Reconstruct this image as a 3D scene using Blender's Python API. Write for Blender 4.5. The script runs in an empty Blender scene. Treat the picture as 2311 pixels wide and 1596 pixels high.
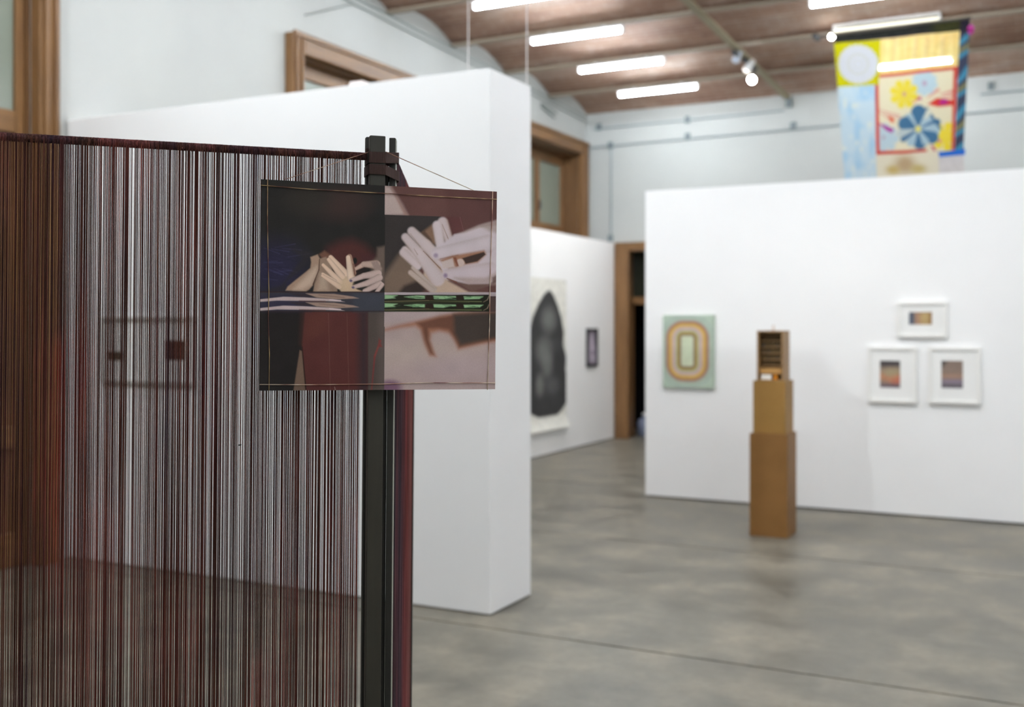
import bpy, math, random
import numpy as np
from mathutils import Vector, Matrix, Euler

# ------------------------------------------------------------------ camera, world, exposure
SC = bpy.context.scene
COL = SC.collection
YAW = math.radians(27.1)
CY, SY = math.cos(YAW), math.sin(YAW)
F, CX, HZ, EYE = 2433.0, 1155.5, 737.0, 1.5

cam_d = bpy.data.cameras.new('camera')
cam = bpy.data.objects.new('camera', cam_d)
COL.objects.link(cam)
cam.location = (0, 0, EYE)
cam.rotation_euler = (math.pi / 2, 0, YAW)
cam_d.sensor_fit = 'HORIZONTAL'
cam_d.sensor_width = 36.0
cam_d.lens = F / 2311 * 36
cam_d.shift_y = -(798 - HZ) / 2311
cam_d.clip_start, cam_d.clip_end = 0.05, 100
cam_d.dof.use_dof = True
cam_d.dof.focus_distance = 1.97
cam_d.dof.aperture_fstop = 3.1
SC.camera = cam

wd = bpy.data.worlds.new('world')
SC.world = wd
wd.use_nodes = True
wd.node_tree.nodes['Background'].inputs[0].default_value = (0.75, 0.85, 1, 1)
wd.node_tree.nodes['Background'].inputs[1].default_value = 0.3

SC.view_settings.view_transform = 'Standard'
SC.view_settings.look = 'None'
SC.view_settings.gamma = 1
SC.view_settings.use_curve_mapping = False
SC.view_settings.exposure = 0.98

TUBE_POWER = 84.0           # emission of the fluorescent tubes
TUBE_COLOR = (0.885, 0.965, 1.04)
SPOT_POWER = 38.0

# ------------------------------------------------------------------ pixel helpers (photo px -> point on a real plane)
def ray(px, py):
    a, b = (px - CX) / F, (HZ - py) / F
    return Vector((a * CY - SY, a * SY + CY, b))
def at_depth(px, py, t):
    d = ray(px, py)
    return Vector((0, 0, EYE)) + d * t
def on_x(px, py, X):
    d = ray(px, py); return Vector((0, 0, EYE)) + d * (X / d.x)
def on_y(px, py, Y):
    d = ray(px, py); return Vector((0, 0, EYE)) + d * (Y / d.y)

# ------------------------------------------------------------------ materials
def lin(c):
    c = np.asarray(c, dtype=float) / 255.0
    return np.where(c <= 0.04045, c / 12.92, ((c + 0.055) / 1.055) ** 2.4)
def L4(c, k=1.0):
    v = np.clip(lin(c) * k, 0, 1); return (float(v[0]), float(v[1]), float(v[2]), 1.0)

def mat(name, color, rough=0.6, spec=0.5, metal=0.0, emit=None, estr=0.0):
    m = bpy.data.materials.new(name); m.use_nodes = True
    p = m.node_tree.nodes['Principled BSDF']
    p.inputs['Base Color'].default_value = L4(color)
    p.inputs['Roughness'].default_value = rough
    p.inputs['Specular IOR Level'].default_value = spec
    p.inputs['Metallic'].default_value = metal
    if emit:
        p.inputs['Emission Color'].default_value = (*emit, 1); p.inputs['Emission Strength'].default_value = estr
    return m

class NT:
    """small node-tree builder on top of a Principled material"""
    def __init__(s, m):
        s.t = m.node_tree; s.p = s.t.nodes['Principled BSDF']
    def n(s, typ, **kw):
        x = s.t.nodes.new(typ)
        for k, v in kw.items(): setattr(x, k, v)
        return x
    def l(s, a, b): s.t.links.new(a, b)
    def coords(s, scale, space='Object'):
        tc = s.n('ShaderNodeTexCoord'); mp = s.n('ShaderNodeMapping')
        mp.inputs['Scale'].default_value = scale
        s.l(tc.outputs[space], mp.inputs['Vector']); return mp.outputs['Vector']
    def noise(s, vec, scale, detail=4, rough=0.55):
        x = s.n('ShaderNodeTexNoise'); x.inputs['Scale'].default_value = scale
        x.inputs['Detail'].default_value = detail; x.inputs['Roughness'].default_value = rough
        s.l(vec, x.inputs['Vector']); return x.outputs['Fac']
    def ramp(s, fac, stops):
        r = s.n('ShaderNodeValToRGB'); e = r.color_ramp.elements
        e[0].position, e[0].color = stops[0][0], L4(stops[0][1])
        e[1].position, e[1].color = stops[-1][0], L4(stops[-1][1])
        for pos, c in stops[1:-1]:
            q = e.new(pos); q.color = L4(c)
        s.l(fac, r.inputs['Fac']); return r.outputs['Color']
    def mix(s, fac, a, b, mode='MIX'):
        x = s.n('ShaderNodeMix', data_type='RGBA', blend_type=mode)
        if isinstance(fac, (int, float)): x.inputs['Factor'].default_value = fac
        else: s.l(fac, x.inputs['Factor'])
        for v, k in ((a, 'A'), (b, 'B')):
            sock = [i for i in x.inputs if i.name == k and i.type == 'RGBA'][0]
            if isinstance(v, tuple): sock.default_value = v
            else: s.l(v, sock)
        return [o for o in x.outputs if o.type == 'RGBA'][0]
    def bump(s, fac, strength, dist):
        b = s.n('ShaderNodeBump'); b.inputs['Strength'].default_value = strength; b.inputs['Distance'].default_value = dist
        s.l(fac, b.inputs['Height']); s.l(b.outputs['Normal'], s.p.inputs['Normal'])
    def base(s, c): s.l(c, s.p.inputs['Base Color'])

M = {}
def plaster(name, c0, c1, rough=0.7):
    m = mat(name, c0, rough, 0.3); g = NT(m)
    v = g.coords((1, 1, 1))
    g.base(g.ramp(g.noise(v, 1.3, 5), [(0.3, c0), (0.7, c1)]))
    g.bump(g.noise(v, 30, 3), 0.12, 0.004)
    return m
M['wall'] = plaster('wall_paint', (186, 188, 185), (192, 194, 190))
M['panel'] = plaster('panel_paint', (241, 241, 241), (244, 244, 244), 0.6)

def floor_mat():
    m = mat('polished_concrete', (140, 134, 125), 0.42, 0.5); g = NT(m)
    v = g.coords((1, 1, 1), 'Object')
    n1 = g.noise(v, 0.55, 6, 0.62); n2 = g.noise(v, 2.6, 8, 0.68); n3 = g.noise(v, 14, 5, 0.6)
    c1 = g.ramp(n1, [(0.3, (160, 156, 146)), (0.5, (172, 167, 157)), (0.72, (184, 178, 166))])
    c2 = g.ramp(n2, [(0.30, (78, 75, 66)), (0.48, (126, 125, 118)), (0.68, (172, 168, 158))])
    c = g.mix(0.85, c1, c2, 'OVERLAY')
    c3 = g.ramp(n3, [(0.35, (108, 106, 104)), (0.65, (146, 146, 146))])
    g.base(g.mix(0.35, c, c3, 'OVERLAY'))
    r = g.n('ShaderNodeMapRange'); g.l(n2, r.inputs['Value'])
    r.inputs['From Min'].default_value = 0.3; r.inputs['From Max'].default_value = 0.7
    r.inputs['To Min'].default_value = 0.32; r.inputs['To Max'].default_value = 0.55
    g.l(r.outputs['Result'], g.p.inputs['Roughness'])
    g.bump(n3, 0.05, 0.004)
    return m
M['floor'] = floor_mat()

def brick_mat():
    m = mat('vault_brick', (150, 110, 90), 0.8, 0.25); g = NT(m)
    v = g.coords((1, 1, 1), 'Object')
    br = g.n('ShaderNodeTexBrick'); g.l(v, br.inputs['Vector'])
    br.inputs['Color1'].default_value = L4((172, 132, 108)); br.inputs['Color2'].default_value = L4((146, 108, 90))
    br.inputs['Mortar'].default_value = L4((192, 172, 156)); br.inputs['Scale'].default_value = 1.0
    br.inputs['Mortar Size'].default_value = 0.006; br.inputs['Brick Width'].default_value = 0.28; br.inputs['Row Height'].default_value = 0.07
    n1 = g.noise(g.coords((0.7, 1.6, 1), 'Object'), 1.6, 6, 0.65)
    pat = g.ramp(n1, [(0.36, (128, 100, 88)), (0.5, (160, 134, 118)), (0.64, (190, 176, 164))])
    g.base(g.mix(0.55, br.outputs['Color'], pat))
    g.bump(br.outputs['Fac'], 0.3, -0.006)
    return m
M['brick'] = brick_mat()
M['beam'] = mat('beam_paint', (168, 154, 136), 0.6, 0.3)
M['track'] = mat('old_steel', (158, 146, 116), 0.55, 0.4)

def wood_mat(name, c0, c1, rough=0.45, axis='z'):
    m = mat(name, c0, rough, 0.4); g = NT(m)
    v = g.coords((9, 9, 0.8) if axis == 'z' else (9, 0.8, 9), 'Object')
    n = g.noise(v, 2.2, 6, 0.6)
    g.base(g.ramp(n, [(0.3, c0), (0.7, c1)])); g.bump(n, 0.08, 0.003)
    return m
M['oak'] = wood_mat('varnished_door_wood', (102, 72, 43), (132, 96, 57))
M['oak_h'] = wood_mat('varnished_door_wood_across', (102, 72, 43), (132, 96, 57), axis='y')
M['oak_shaded'] = wood_mat('shaded_door_wood', (94, 66, 40), (116, 84, 52))  # darker copy of the door wood, recess shade put into the colour
M['old_glass'] = mat('frosted_door_glass', (130, 137, 124), 0.22, 0.5)
M['dark_glass'] = mat('dark_door_glass', (40, 42, 34), 0.15, 0.5)
M['black_void'] = mat('unlit_room_black', (22, 21, 22), 0.9, 0.1)  # black colour stands in for the darkness of the unlit passage
M['conduit'] = mat('painted_conduit', (150, 158, 160), 0.5, 0.4)
M['cable'] = mat('grey_cable', (150, 156, 152), 0.6, 0.3)
M['clip'] = mat('conduit_clip', (120, 130, 132), 0.5, 0.4)
M['wire'] = mat('pale_wire', (205, 200, 198), 0.5, 0.4)
M['white'] = mat('white_enamel', (232, 232, 230), 0.4, 0.5)
M['tube'] = mat('lit_tube', (255, 255, 250), 0.4, 0.3, emit=TUBE_COLOR, estr=TUBE_POWER)
M['tube_dim'] = mat('dim_tube', (235, 230, 205), 0.4, 0.3, emit=(1.0, 0.97, 0.82), estr=0.6)
M['bulb'] = mat('lit_bulb', (255, 250, 240), 0.4, 0.3, emit=(1.0, 0.97, 0.9), estr=40)
M['bulb_dim'] = mat('lit_bulb_dim', (255, 250, 240), 0.4, 0.3, emit=(1.0, 0.93, 0.85), estr=0.9)
M['bulb_off'] = mat('unlit_reflector', (205, 214, 228), 0.3, 0.6)
M['fixture'] = mat('dark_fixture_metal', (58, 60, 62), 0.45, 0.5)
def board_mat(name, c0, c1):
    m = mat(name, c0, 0.55, 0.3); g = NT(m); v = g.coords((1, 1, 1))
    g.base(g.ramp(g.noise(v, 5, 6), [(0.3, c0), (0.7, c1)])); g.bump(g.noise(v, 160, 2), 0.06, 0.001); return m
M['plinth'] = board_mat('mdf_board', (119, 84, 41), (129, 92, 48))
M['plinth_b'] = board_mat('mdf_board_yellow', (138, 104, 50), (146, 110, 57))
M['box_wood'] = wood_mat('box_wood', (132, 100, 62), (154, 120, 78), 0.5)
M['box_dark'] = wood_mat('box_inside_wood', (140, 114, 78), (156, 130, 90), 0.6)
M['ledge'] = mat('pale_ledge_wood', (186, 142, 84), 0.5, 0.3)
M['orange'] = mat('orange_plastic', (205, 125, 20), 0.4, 0.4)
M['card'] = mat('white_card', (235, 233, 228), 0.7, 0.3)
M['mat_board'] = mat('mat_board', (236, 236, 234), 0.8, 0.2)
M['frame_white'] = mat('white_frame', (238, 237, 234), 0.5, 0.4)
M['frame_grey'] = mat('grey_white_frame', (188, 186, 182), 0.5, 0.4)
M['frame_black'] = mat('black_frame', (40, 40, 44), 0.4, 0.4)
M['post'] = wood_mat('stained_post_wood', (43, 41, 33), (54, 51, 42), 0.5)
M['post_dark'] = wood_mat('dark_post_wood', (34, 33, 29), (44, 42, 36), 0.5)
M['blue_bag'] = mat('pale_blue_plastic', (122, 130, 152), 0.5, 0.4)
M['pink'] = mat('magenta_yarn', (222, 92, 188), 0.9, 0.1)
M['rod'] = mat('banner_rod', (70, 66, 58), 0.5, 0.4)
M['paper_edge'] = mat('paper_stock', (190, 186, 182), 0.8, 0.2)
def strap_mat():
    m = mat('ribbed_elastic', (62, 46, 42), 0.8, 0.2); g = NT(m)
    w = g.n('ShaderNodeTexWave'); w.bands_direction = 'X'
    w.inputs['Scale'].default_value = 110; w.inputs['Distortion'].default_value = 1.2
    g.l(g.coords((1, 1, 0.2)), w.inputs['Vector'])
    g.base(g.ramp(w.outputs['Fac'], [(0.1, (50, 40, 36)), (0.9, (76, 54, 50))])); g.bump(w.outputs['Fac'], 0.4, 0.001)
    return m
M['strap'] = strap_mat()

def thread_mat(name, seed, warm, gain=(1.95, 1.5, 1.52)):
    """dyed yarn: colour drifts slowly down each thread and jumps from thread to thread"""
    m = mat(name, (90, 60, 55), 0.85, 0.15); g = NT(m)
    tc = g.n('ShaderNodeTexCoord')
    def mp(sx, sz, off):
        q = g.n('ShaderNodeMapping'); q.inputs['Scale'].default_value = (sx, sx, sz)
        q.inputs['Location'].default_value = (off, seed, off * 0.7)
        g.l(tc.outputs['Object'], q.inputs['Vector']); return q.outputs['Vector']
    big = g.noise(mp(9, 1.6, 1.3), 1.0, 4, 0.6)
    mid = g.noise(mp(60, 2.4, 5.1), 1.0, 3, 0.6)
    fine = g.noise(mp(420, 3.0, 9.7), 1.0, 2, 0.6)
    pal = [(0.30, (42, 42, 52)), (0.40, (78, 58, 66)), (0.47, (92, 70, 54)), (0.54, (112, 78, 72)), (0.61, (156, 96, 84)), (0.67, (150, 62, 54)), (0.76, (140, 84, 96))] if not warm else \
          [(0.28, (50, 50, 54)), (0.42, (72, 64, 68)), (0.52, (110, 68, 66)), (0.64, (140, 66, 64)), (0.80, (118, 60, 66))]
    c1 = g.ramp(big, pal)
    c2 = g.ramp(mid, [(0.3, (62, 58, 66)), (0.45, (96, 74, 70)), (0.58, (128, 86, 70)), (0.72, (110, 64, 72))])
    c = g.mix(0.36, c1, c2)
    if warm:   # this frame was dyed from grey violet at the hinge to madder red at the outer post
        sp = g.n('ShaderNodeSeparateXYZ'); g.l(tc.outputs['Object'], sp.inputs[0])
        mr = g.n('ShaderNodeMapRange'); g.l(sp.outputs['Y'], mr.inputs['Value']); mr.inputs['From Max'].default_value = 0.62
        c = g.mix(0.72, c, g.ramp(mr.outputs['Result'], [(0.0, (58, 50, 56)), (0.35, (66, 60, 70)), (0.5, (96, 64, 70)), (0.66, (124, 70, 68)), (0.9, (124, 84, 78))]))
    k = g.ramp(fine, [(0.28, (120, 120, 120)), (0.5, (186, 184, 182)), (0.66, (236, 230, 226)), (0.78, (255, 250, 240))])
    c = g.mix(1.0, g.mix(1.0, c, k, 'MULTIPLY'), (*gain, 1), 'MULTIPLY')
    g.base(c)
    tr = g.n('ShaderNodeBsdfTranslucent'); g.l(c, tr.inputs['Color'])
    mx = g.n('ShaderNodeMixShader'); mx.inputs[0].default_value = 0.4
    g.l(g.p.outputs[0], mx.inputs[1]); g.l(tr.outputs[0], mx.inputs[2])
    g.l(mx.outputs[0], g.t.nodes['Material Output'].inputs[0])
    return m
M['thread_a'] = thread_mat('dyed_yarn', 0.0, False)
M['thread_b'] = thread_mat('dyed_yarn_back', 7.0, False)
M['thread_c'] = thread_mat('dyed_yarn_red', 3.5, True, (2.8, 2.6, 2.7))
M['thread_w'] = thread_mat('dyed_yarn_loops', 0.0, False, (2.3, 2.1, 2.6))

def print_mat(name, gain, rough=0.5, spec=0.4, grain=0.0, translucent=0.0, clear=0.0):
    m = mat(name, (128, 128, 128), rough, spec); g = NT(m)
    at = g.n('ShaderNodeVertexColor'); at.layer_name = 'ink'
    c = g.mix(1.0, at.outputs['Color'], (gain, gain, gain, 1), 'MULTIPLY')
    if grain:
        n = g.noise(g.coords((1, 1, 1)), 900, 1)
        k = g.ramp(n, [(0.3, (188 - grain, 188 - grain, 188 - grain)), (0.7, (188 + grain, 188 + grain, 188 + grain))])
        c = g.mix(0.5, c, k, 'OVERLAY')
    g.base(c)
    if translucent or clear:
        out = g.t.nodes['Material Output']
        tr = g.n('ShaderNodeBsdfTranslucent'); g.l(c, tr.inputs['Color'])
        mx = g.n('ShaderNodeMixShader'); mx.inputs[0].default_value = translucent
        g.l(g.p.outputs[0], mx.inputs[1]); g.l(tr.outputs[0], mx.inputs[2])
        tp = g.n('ShaderNodeBsdfTransparent'); mx2 = g.n('ShaderNodeMixShader'); mx2.inputs[0].default_value = clear
        g.l(mx.outputs[0], mx2.inputs[1]); g.l(tp.outputs[0], mx2.inputs[2])
        g.l(mx2.outputs[0], out.inputs[0])
    return m

# ------------------------------------------------------------------ object helpers
def tag(o, label=None, cat=None, group=None, kind=None):
    for k, v in (('label', label), ('category', cat), ('group', group), ('kind', kind)):
        if v: o[k] = v
    return o
def thing(name, loc, label, cat, group=None, rot=None):
    o = bpy.data.objects.new(name, None); COL.objects.link(o)
    o.location = loc; o.empty_display_size = 0.1
    if rot: o.rotation_euler = rot
    return tag(o, label, cat, group)
def mesh_obj(name, verts, faces, m, parent=None, smooth=False, local=False, bevel=0.0):
    off = Vector((0, 0, 0))
    if parent is not None and not local:
        q = parent
        while q is not None: off += q.location; q = q.parent
    me = bpy.data.meshes.new(name)
    me.from_pydata([tuple(Vector(v) - off) for v in verts], [], faces)
    if smooth: me.polygons.foreach_set('use_smooth', [True] * len(me.polygons))
    me.materials.append(m); me.update()
    o = bpy.data.objects.new(name, me); COL.objects.link(o)
    if parent is not None: o.parent = parent
    if bevel:
        b = o.modifiers.new('bevel', 'BEVEL'); b.width = bevel; b.segments = 2; b.limit_method = 'ANGLE'
    return o
BOXF = [(0, 3, 2, 1), (4, 5, 6, 7), (0, 1, 5, 4), (1, 2, 6, 5), (2, 3, 7, 6), (3, 0, 4, 7)]
class MB:
    def __init__(s): s.v, s.f = [], []
    def box(s, x0, x1, y0, y1, z0, z1):
        b = len(s.v)
        s.v += [(x0, y0, z0), (x1, y0, z0), (x1, y1, z0), (x0, y1, z0), (x0, y0, z1), (x1, y0, z1), (x1, y1, z1), (x0, y1, z1)]
        s.f += [tuple(i + b for i in q) for q in BOXF]; return s
    def tube(s, pts, r, n=8, cap=True, r1=None):
        pts = [Vector(p) for p in pts]; b0 = len(s.v); k = len(pts)
        for i, p in enumerate(pts):
            d = (pts[min(i + 1, k - 1)] - pts[max(i - 1, 0)]).normalized()
            up = Vector((0, 0, 1)) if abs(d.z) < 0.9 else Vector((1, 0, 0))
            a = d.cross(up).normalized(); c = a.cross(d)
            rr = r if r1 is None else r + (r1 - r) * i / (k - 1)
            for j in range(n):
                t = 2 * math.pi * j / n
                s.v.append(tuple(p + a * (rr * math.cos(t)) + c * (rr * math.sin(t))))
        for i in range(k - 1):
            for j in range(n):
                q = b0 + i * n
                s.f.append((q + j, q + (j + 1) % n, q + n + (j + 1) % n, q + n + j))
        if cap:
            s.f.append(tuple(b0 + j for j in range(n))[::-1]); s.f.append(tuple(b0 + (k - 1) * n + j for j in range(n)))
        return s
    def lathe(s, c, axis, prof, n=20):
        """profile of (distance along axis, radius)"""
        axis = Vector(axis).normalized(); up = Vector((0, 0, 1)) if abs(axis.z) < 0.9 else Vector((1, 0, 0))
        a = axis.cross(up).normalized(); d = a.cross(axis); b0 = len(s.v)
        for h, r in prof:
            for j in range(n):
                t = 2 * math.pi * j / n
                s.v.append(tuple(Vector(c) + axis * h + a * (r * math.cos(t)) + d * (r * math.sin(t))))
        for i in range(len(prof) - 1):
            for j in range(n):
                q = b0 + i * n
                s.f.append((q + j, q + (j + 1) % n, q + n + (j + 1) % n, q + n + j))
        s.f.append(tuple(b0 + j for j in range(n))[::-1]); s.f.append(tuple(b0 + (len(prof) - 1) * n + j for j in range(n)))
        return s
    def build(s, name, m, parent=None, **kw): return mesh_obj(name, s.v, s.f, m, parent, **kw)
def box(name, m, parent, x0, x1, y0, y1, z0, z1, **kw):
    return MB().box(x0, x1, y0, y1, z0, z1).build(name, m, parent, **kw)
def struct(o): o['kind'] = 'structure'; return o

# ------------------------------------------------------------------ flat print: a fine mesh whose points carry ink colours
class Canvas:
    def __init__(s, px, py):
        s.x, s.y = px.astype(float), py.astype(float); s.c = np.zeros((len(px), 3)); s.T = (0, 0, 1.0)
        s.clip = np.ones(len(px), bool)
    def _p(s, pts):
        ox, oy, k = s.T; return np.array([(ox + a / k, oy + b / k) for a, b in pts])
    def fill(s, c): s.c[s.clip] = lin(c)
    def _blend(s, idx, m, c):
        s.c[idx] = s.c[idx] * (1 - m[:, None]) + (lin(c) if len(np.shape(c)) == 1 else c) * m[:, None]
    def poly(s, pts, c, soft=6, alpha=1.0):
        p = s._p(pts); sf = max(soft / s.T[2], 0.35)
        lo, hi = p.min(0) - sf, p.max(0) + sf
        idx = np.nonzero(s.clip & (s.x > lo[0]) & (s.x < hi[0]) & (s.y > lo[1]) & (s.y < hi[1]))[0]
        if not len(idx): return
        x, y = s.x[idx], s.y[idx]; d = np.full(len(idx), 1e9); inside = np.zeros(len(idx), bool)
        for i in range(len(p)):
            (ax, ay), (bx, by) = p[i], p[(i + 1) % len(p)]
            ex, ey = bx - ax, by - ay; l2 = ex * ex + ey * ey + 1e-9
            t = np.clip(((x - ax) * ex + (y - ay) * ey) / l2, 0, 1)
            d = np.minimum(d, np.hypot(x - ax - t * ex, y - ay - t * ey))
            if abs(ey) > 1e-9:
                inside ^= ((ay > y) != (by > y)) & (x < ex * (y - ay) / ey + ax)
        sd = np.where(inside, -d, d); m = np.clip(0.5 - sd / (2 * sf), 0, 1); m = m * m * (3 - 2 * m) * alpha
        s._blend(idx, m, c)
    def cap(s, a, b, r0, r1, c, soft=6, alpha=1.0, edge=None):
        (ax, ay), (bx, by) = s._p([a, b]); k = s.T[2]; r0, r1, sf = r0 / k, r1 / k, max(soft / k, 0.35)
        rm = max(r0, r1) + sf
        idx = np.nonzero(s.clip & (s.x > min(ax, bx) - rm) & (s.x < max(ax, bx) + rm) & (s.y > min(ay, by) - rm) & (s.y < max(ay, by) + rm))[0]
        if not len(idx): return
        x, y = s.x[idx], s.y[idx]; ex, ey = bx - ax, by - ay
        t = np.clip(((x - ax) * ex + (y - ay) * ey) / (ex * ex + ey * ey + 1e-9), 0, 1)
        q = np.hypot(x - ax - t * ex, y - ay - t * ey); r = r0 + (r1 - r0) * t
        m = np.clip(0.5 - (q - r) / (2 * sf), 0, 1); m = m * m * (3 - 2 * m) * alpha
        cc = lin(c)[None, :].repeat(len(idx), 0)
        if edge is not None:
            pd = np.abs((x - ax) * ey - (y - ay) * ex) / (math.hypot(ex, ey) + 1e-9); e = 0.8 * np.clip(pd / r, 0, 1)[:, None] ** 3; cc = cc * (1 - e) + lin(edge)[None, :] * e
        s._blend(idx, m, cc)
    def ell(s, ctr, rx, ry, c, soft=0.5, alpha=1.0):
        (x0, y0), = s._p([ctr]); k = s.T[2]
        q = np.hypot((s.x - x0) * k / rx, (s.y - y0) * k / ry)
        m = np.clip((1 + soft - q) / (2 * soft + 1e-6), 0, 1); m = m * m * (3 - 2 * m) * alpha
        idx = np.nonzero(s.clip & (m > 0.001))[0]; s._blend(idx, m[idx], c)
    def rect(s, x0, y0, x1, y1, c, soft=2, alpha=1.0): s.poly([(x0, y0), (x1, y0), (x1, y1), (x0, y1)], c, soft, alpha)
    def flower(s, ctr, r, n, c, phase=0.0, w=0.34, soft=4, alpha=1.0, inner=0.15, edge=None):
        for k in range(n):
            t = phase + 2 * math.pi * k / n; d = (math.cos(t), math.sin(t))
            s.cap((ctr[0] + d[0] * r * inner, ctr[1] + d[1] * r * inner), (ctr[0] + d[0] * r * (1 - w * 0.8), ctr[1] + d[1] * r * (1 - w * 0.8)), r * w * 0.35, r * w, c, soft, alpha, edge)

def ink_sheet(name, corners3, corners_px, nu, nv, paint, m, parent, local=False, ripple=None):
    """corners TL, TR, BR, BL; paint(canvas) works in photo pixels of the flat artwork"""
    u = np.linspace(0, 1, nu); v = np.linspace(0, 1, nv); uu, vv = np.meshgrid(u, v); uu, vv = uu.ravel(), vv.ravel()
    w = np.stack([(1 - uu) * (1 - vv), uu * (1 - vv), uu * vv, (1 - uu) * vv], 1)
    P = w @ np.array([tuple(c) for c in corners3]); Q = w @ np.array(corners_px, float)
    if ripple is not None: P = ripple(P, uu, vv)
    cv = Canvas(Q[:, 0], Q[:, 1]); paint(cv)
    i = np.arange(nu * nv).reshape(nv, nu)
    f = np.stack([i[:-1, :-1], i[1:, :-1], i[1:, 1:], i[:-1, 1:]], -1).reshape(-1, 4)
    off = Vector((0, 0, 0))
    if parent is not None and not local:
        q = parent
        while q is not None: off += q.location; q = q.parent
    P = P - np.array(tuple(off))
    me = bpy.data.meshes.new(name)
    me.vertices.add(len(P)); me.vertices.foreach_set('co', P.astype(np.float32).ravel())
    me.loops.add(f.size); me.loops.foreach_set('vertex_index', f.astype(np.int32).ravel())
    me.polygons.add(len(f)); me.polygons.foreach_set('loop_start', np.arange(0, f.size, 4, dtype=np.int32))
    me.update(calc_edges=True); me.validate()
    a = me.color_attributes.new('ink', 'FLOAT_COLOR', 'POINT')
    a.data.foreach_set('color', np.concatenate([np.clip(cv.c, 0, 1), np.ones((len(P), 1))], 1).astype(np.float32).ravel())
    me.materials.append(m)
    o = bpy.data.objects.new(name, me); COL.objects.link(o)
    if parent is not None: o.parent = parent
    return o
def vnoise(x, y, seed=0):
    """smooth value noise for painted mottling"""
    rs = np.random.RandomState(seed); tb = rs.rand(64, 64)
    xi, yi = np.floor(x).astype(int), np.floor(y).astype(int); fx, fy = x - xi, y - yi
    fx, fy = fx * fx * (3 - 2 * fx), fy * fy * (3 - 2 * fy)
    g_ = lambda a, b: tb[a % 64, b % 64]
    return (g_(xi, yi) * (1 - fx) + g_(xi + 1, yi) * fx) * (1 - fy) + (g_(xi, yi + 1) * (1 - fx) + g_(xi + 1, yi + 1) * fx) * fy

# ------------------------------------------------------------------ the room
XL, XR, YB, YF = -5.77, 5.6, -4.6, 13.5
PITCH = 1.21
def zbeam(y): return 4.35 + (13.5 - y) * 0.031

# floor: concrete slabs between saw-cut joints
fl = struct(mesh_obj('floor', [(XL - 0.6, YB, -0.012), (XR, YB, -0.012), (XR, YF + 1.6, -0.012), (XL - 0.6, YF + 1.6, -0.012)], [(0, 1, 2, 3)], mat('joint_concrete', (92, 88, 80), 0.9, 0.2)))  # darker base concrete seen in the joints
joints = [YB, -2.42, -0.04, 2.34, 4.72, 7.1, 9.48, 11.86, YF + 1.6]
for j0, j1 in zip(joints[:-1], joints[1:]):
    MB().box(XL - 0.6, XR, j0 + 0.007, j1 - 0.007, -0.10, 0.0).build('slab', M['floor'], fl)

# ceiling: shallow brick vaults sprung between steel beams
cv_, cf_ = [], []
ys = []
k = 0
while YF - PITCH * k > YB - PITCH:
    y1 = YF - PITCH * k; y0 = y1 - PITCH
    for i in range(12):
        t = i / 12; y = y1 - PITCH * t
        ys.append((y, zbeam(y) + 0.03 + 0.135 * (1 - (2 * t - 1) ** 2)))
    k += 1
ys.append((YF - PITCH * k, zbeam(YF - PITCH * k)))
for y, z in ys: cv_ += [(XL, y, z), (XR, y, z)]
for i in range(len(ys) - 1): cf_.append((2 * i, 2 * i + 1, 2 * i + 3, 2 * i + 2))
n0 = len(cv_)
cv_ += [(x, y, z + 0.12) for x, y, z in cv_]
cf_ += [tuple(i + n0 for i in q[::-1]) for q in cf_]
ceil = struct(mesh_obj('ceiling', cv_, cf_, M['brick'], smooth=True))
BEAMS = [YF - PITCH * i for i in range(1, k)]
for y in BEAMS:
    b = MB()
    z = zbeam(y)
    b.box(XL, XR, y - 0.045, y + 0.045, z, z + 0.014)
    b.box(XL, XR, y - 0.008, y + 0.008, z + 0.014, z + 0.10)
    b.build('beam', M['beam'], ceil)

# left wall with three tall doors
DOORS = [(2.86, 4.80, 0.02), (7.12, 9.06, 0.06), (11.42, 13.36, 0.20)]
DTOP, CAS = 3.95, 0.16
w = MB(); y = YB
for a, b, _ in DOORS:
    w.box(XL - 0.5, XL, y, a + CAS, 0, 4.95); w.box(XL - 0.5, XL, a + CAS, b - CAS, DTOP - CAS, 4.95); y = b - CAS
w.box(XL - 0.5, XL, y, YF, 0, 4.95)
wl = struct(w.build('wall_left', M['wall']))
# cables pinned along the left wall under the vaults
for dz, r in ((-0.015, 0.011), (-0.075, 0.008)):
    MB().tube([(XL + 0.015, yy, zbeam(yy) + dz) for yy in np.linspace(4.0, YF - 0.05, 12)], r, 6).build('cable', M['cable'], wl)
MB().tube([tuple(on_x(1222, 233, XL + 0.02)), tuple(on_x(1256, 256, XL + 0.02))], 0.012, 6).build('cable', M['cable'], wl)
MB().tube([tuple(on_x(1222, 240, XL + 0.02)), tuple(on_x(1252, 266, XL + 0.02))], 0.012, 6).build('cable', M['cable'], wl)
MB().tube([tuple(on_x(690, 34, XL + 0.015)), tuple(on_x(800, 8, XL + 0.015))], 0.006, 6).build('cable', M['cable'], wl)

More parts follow.
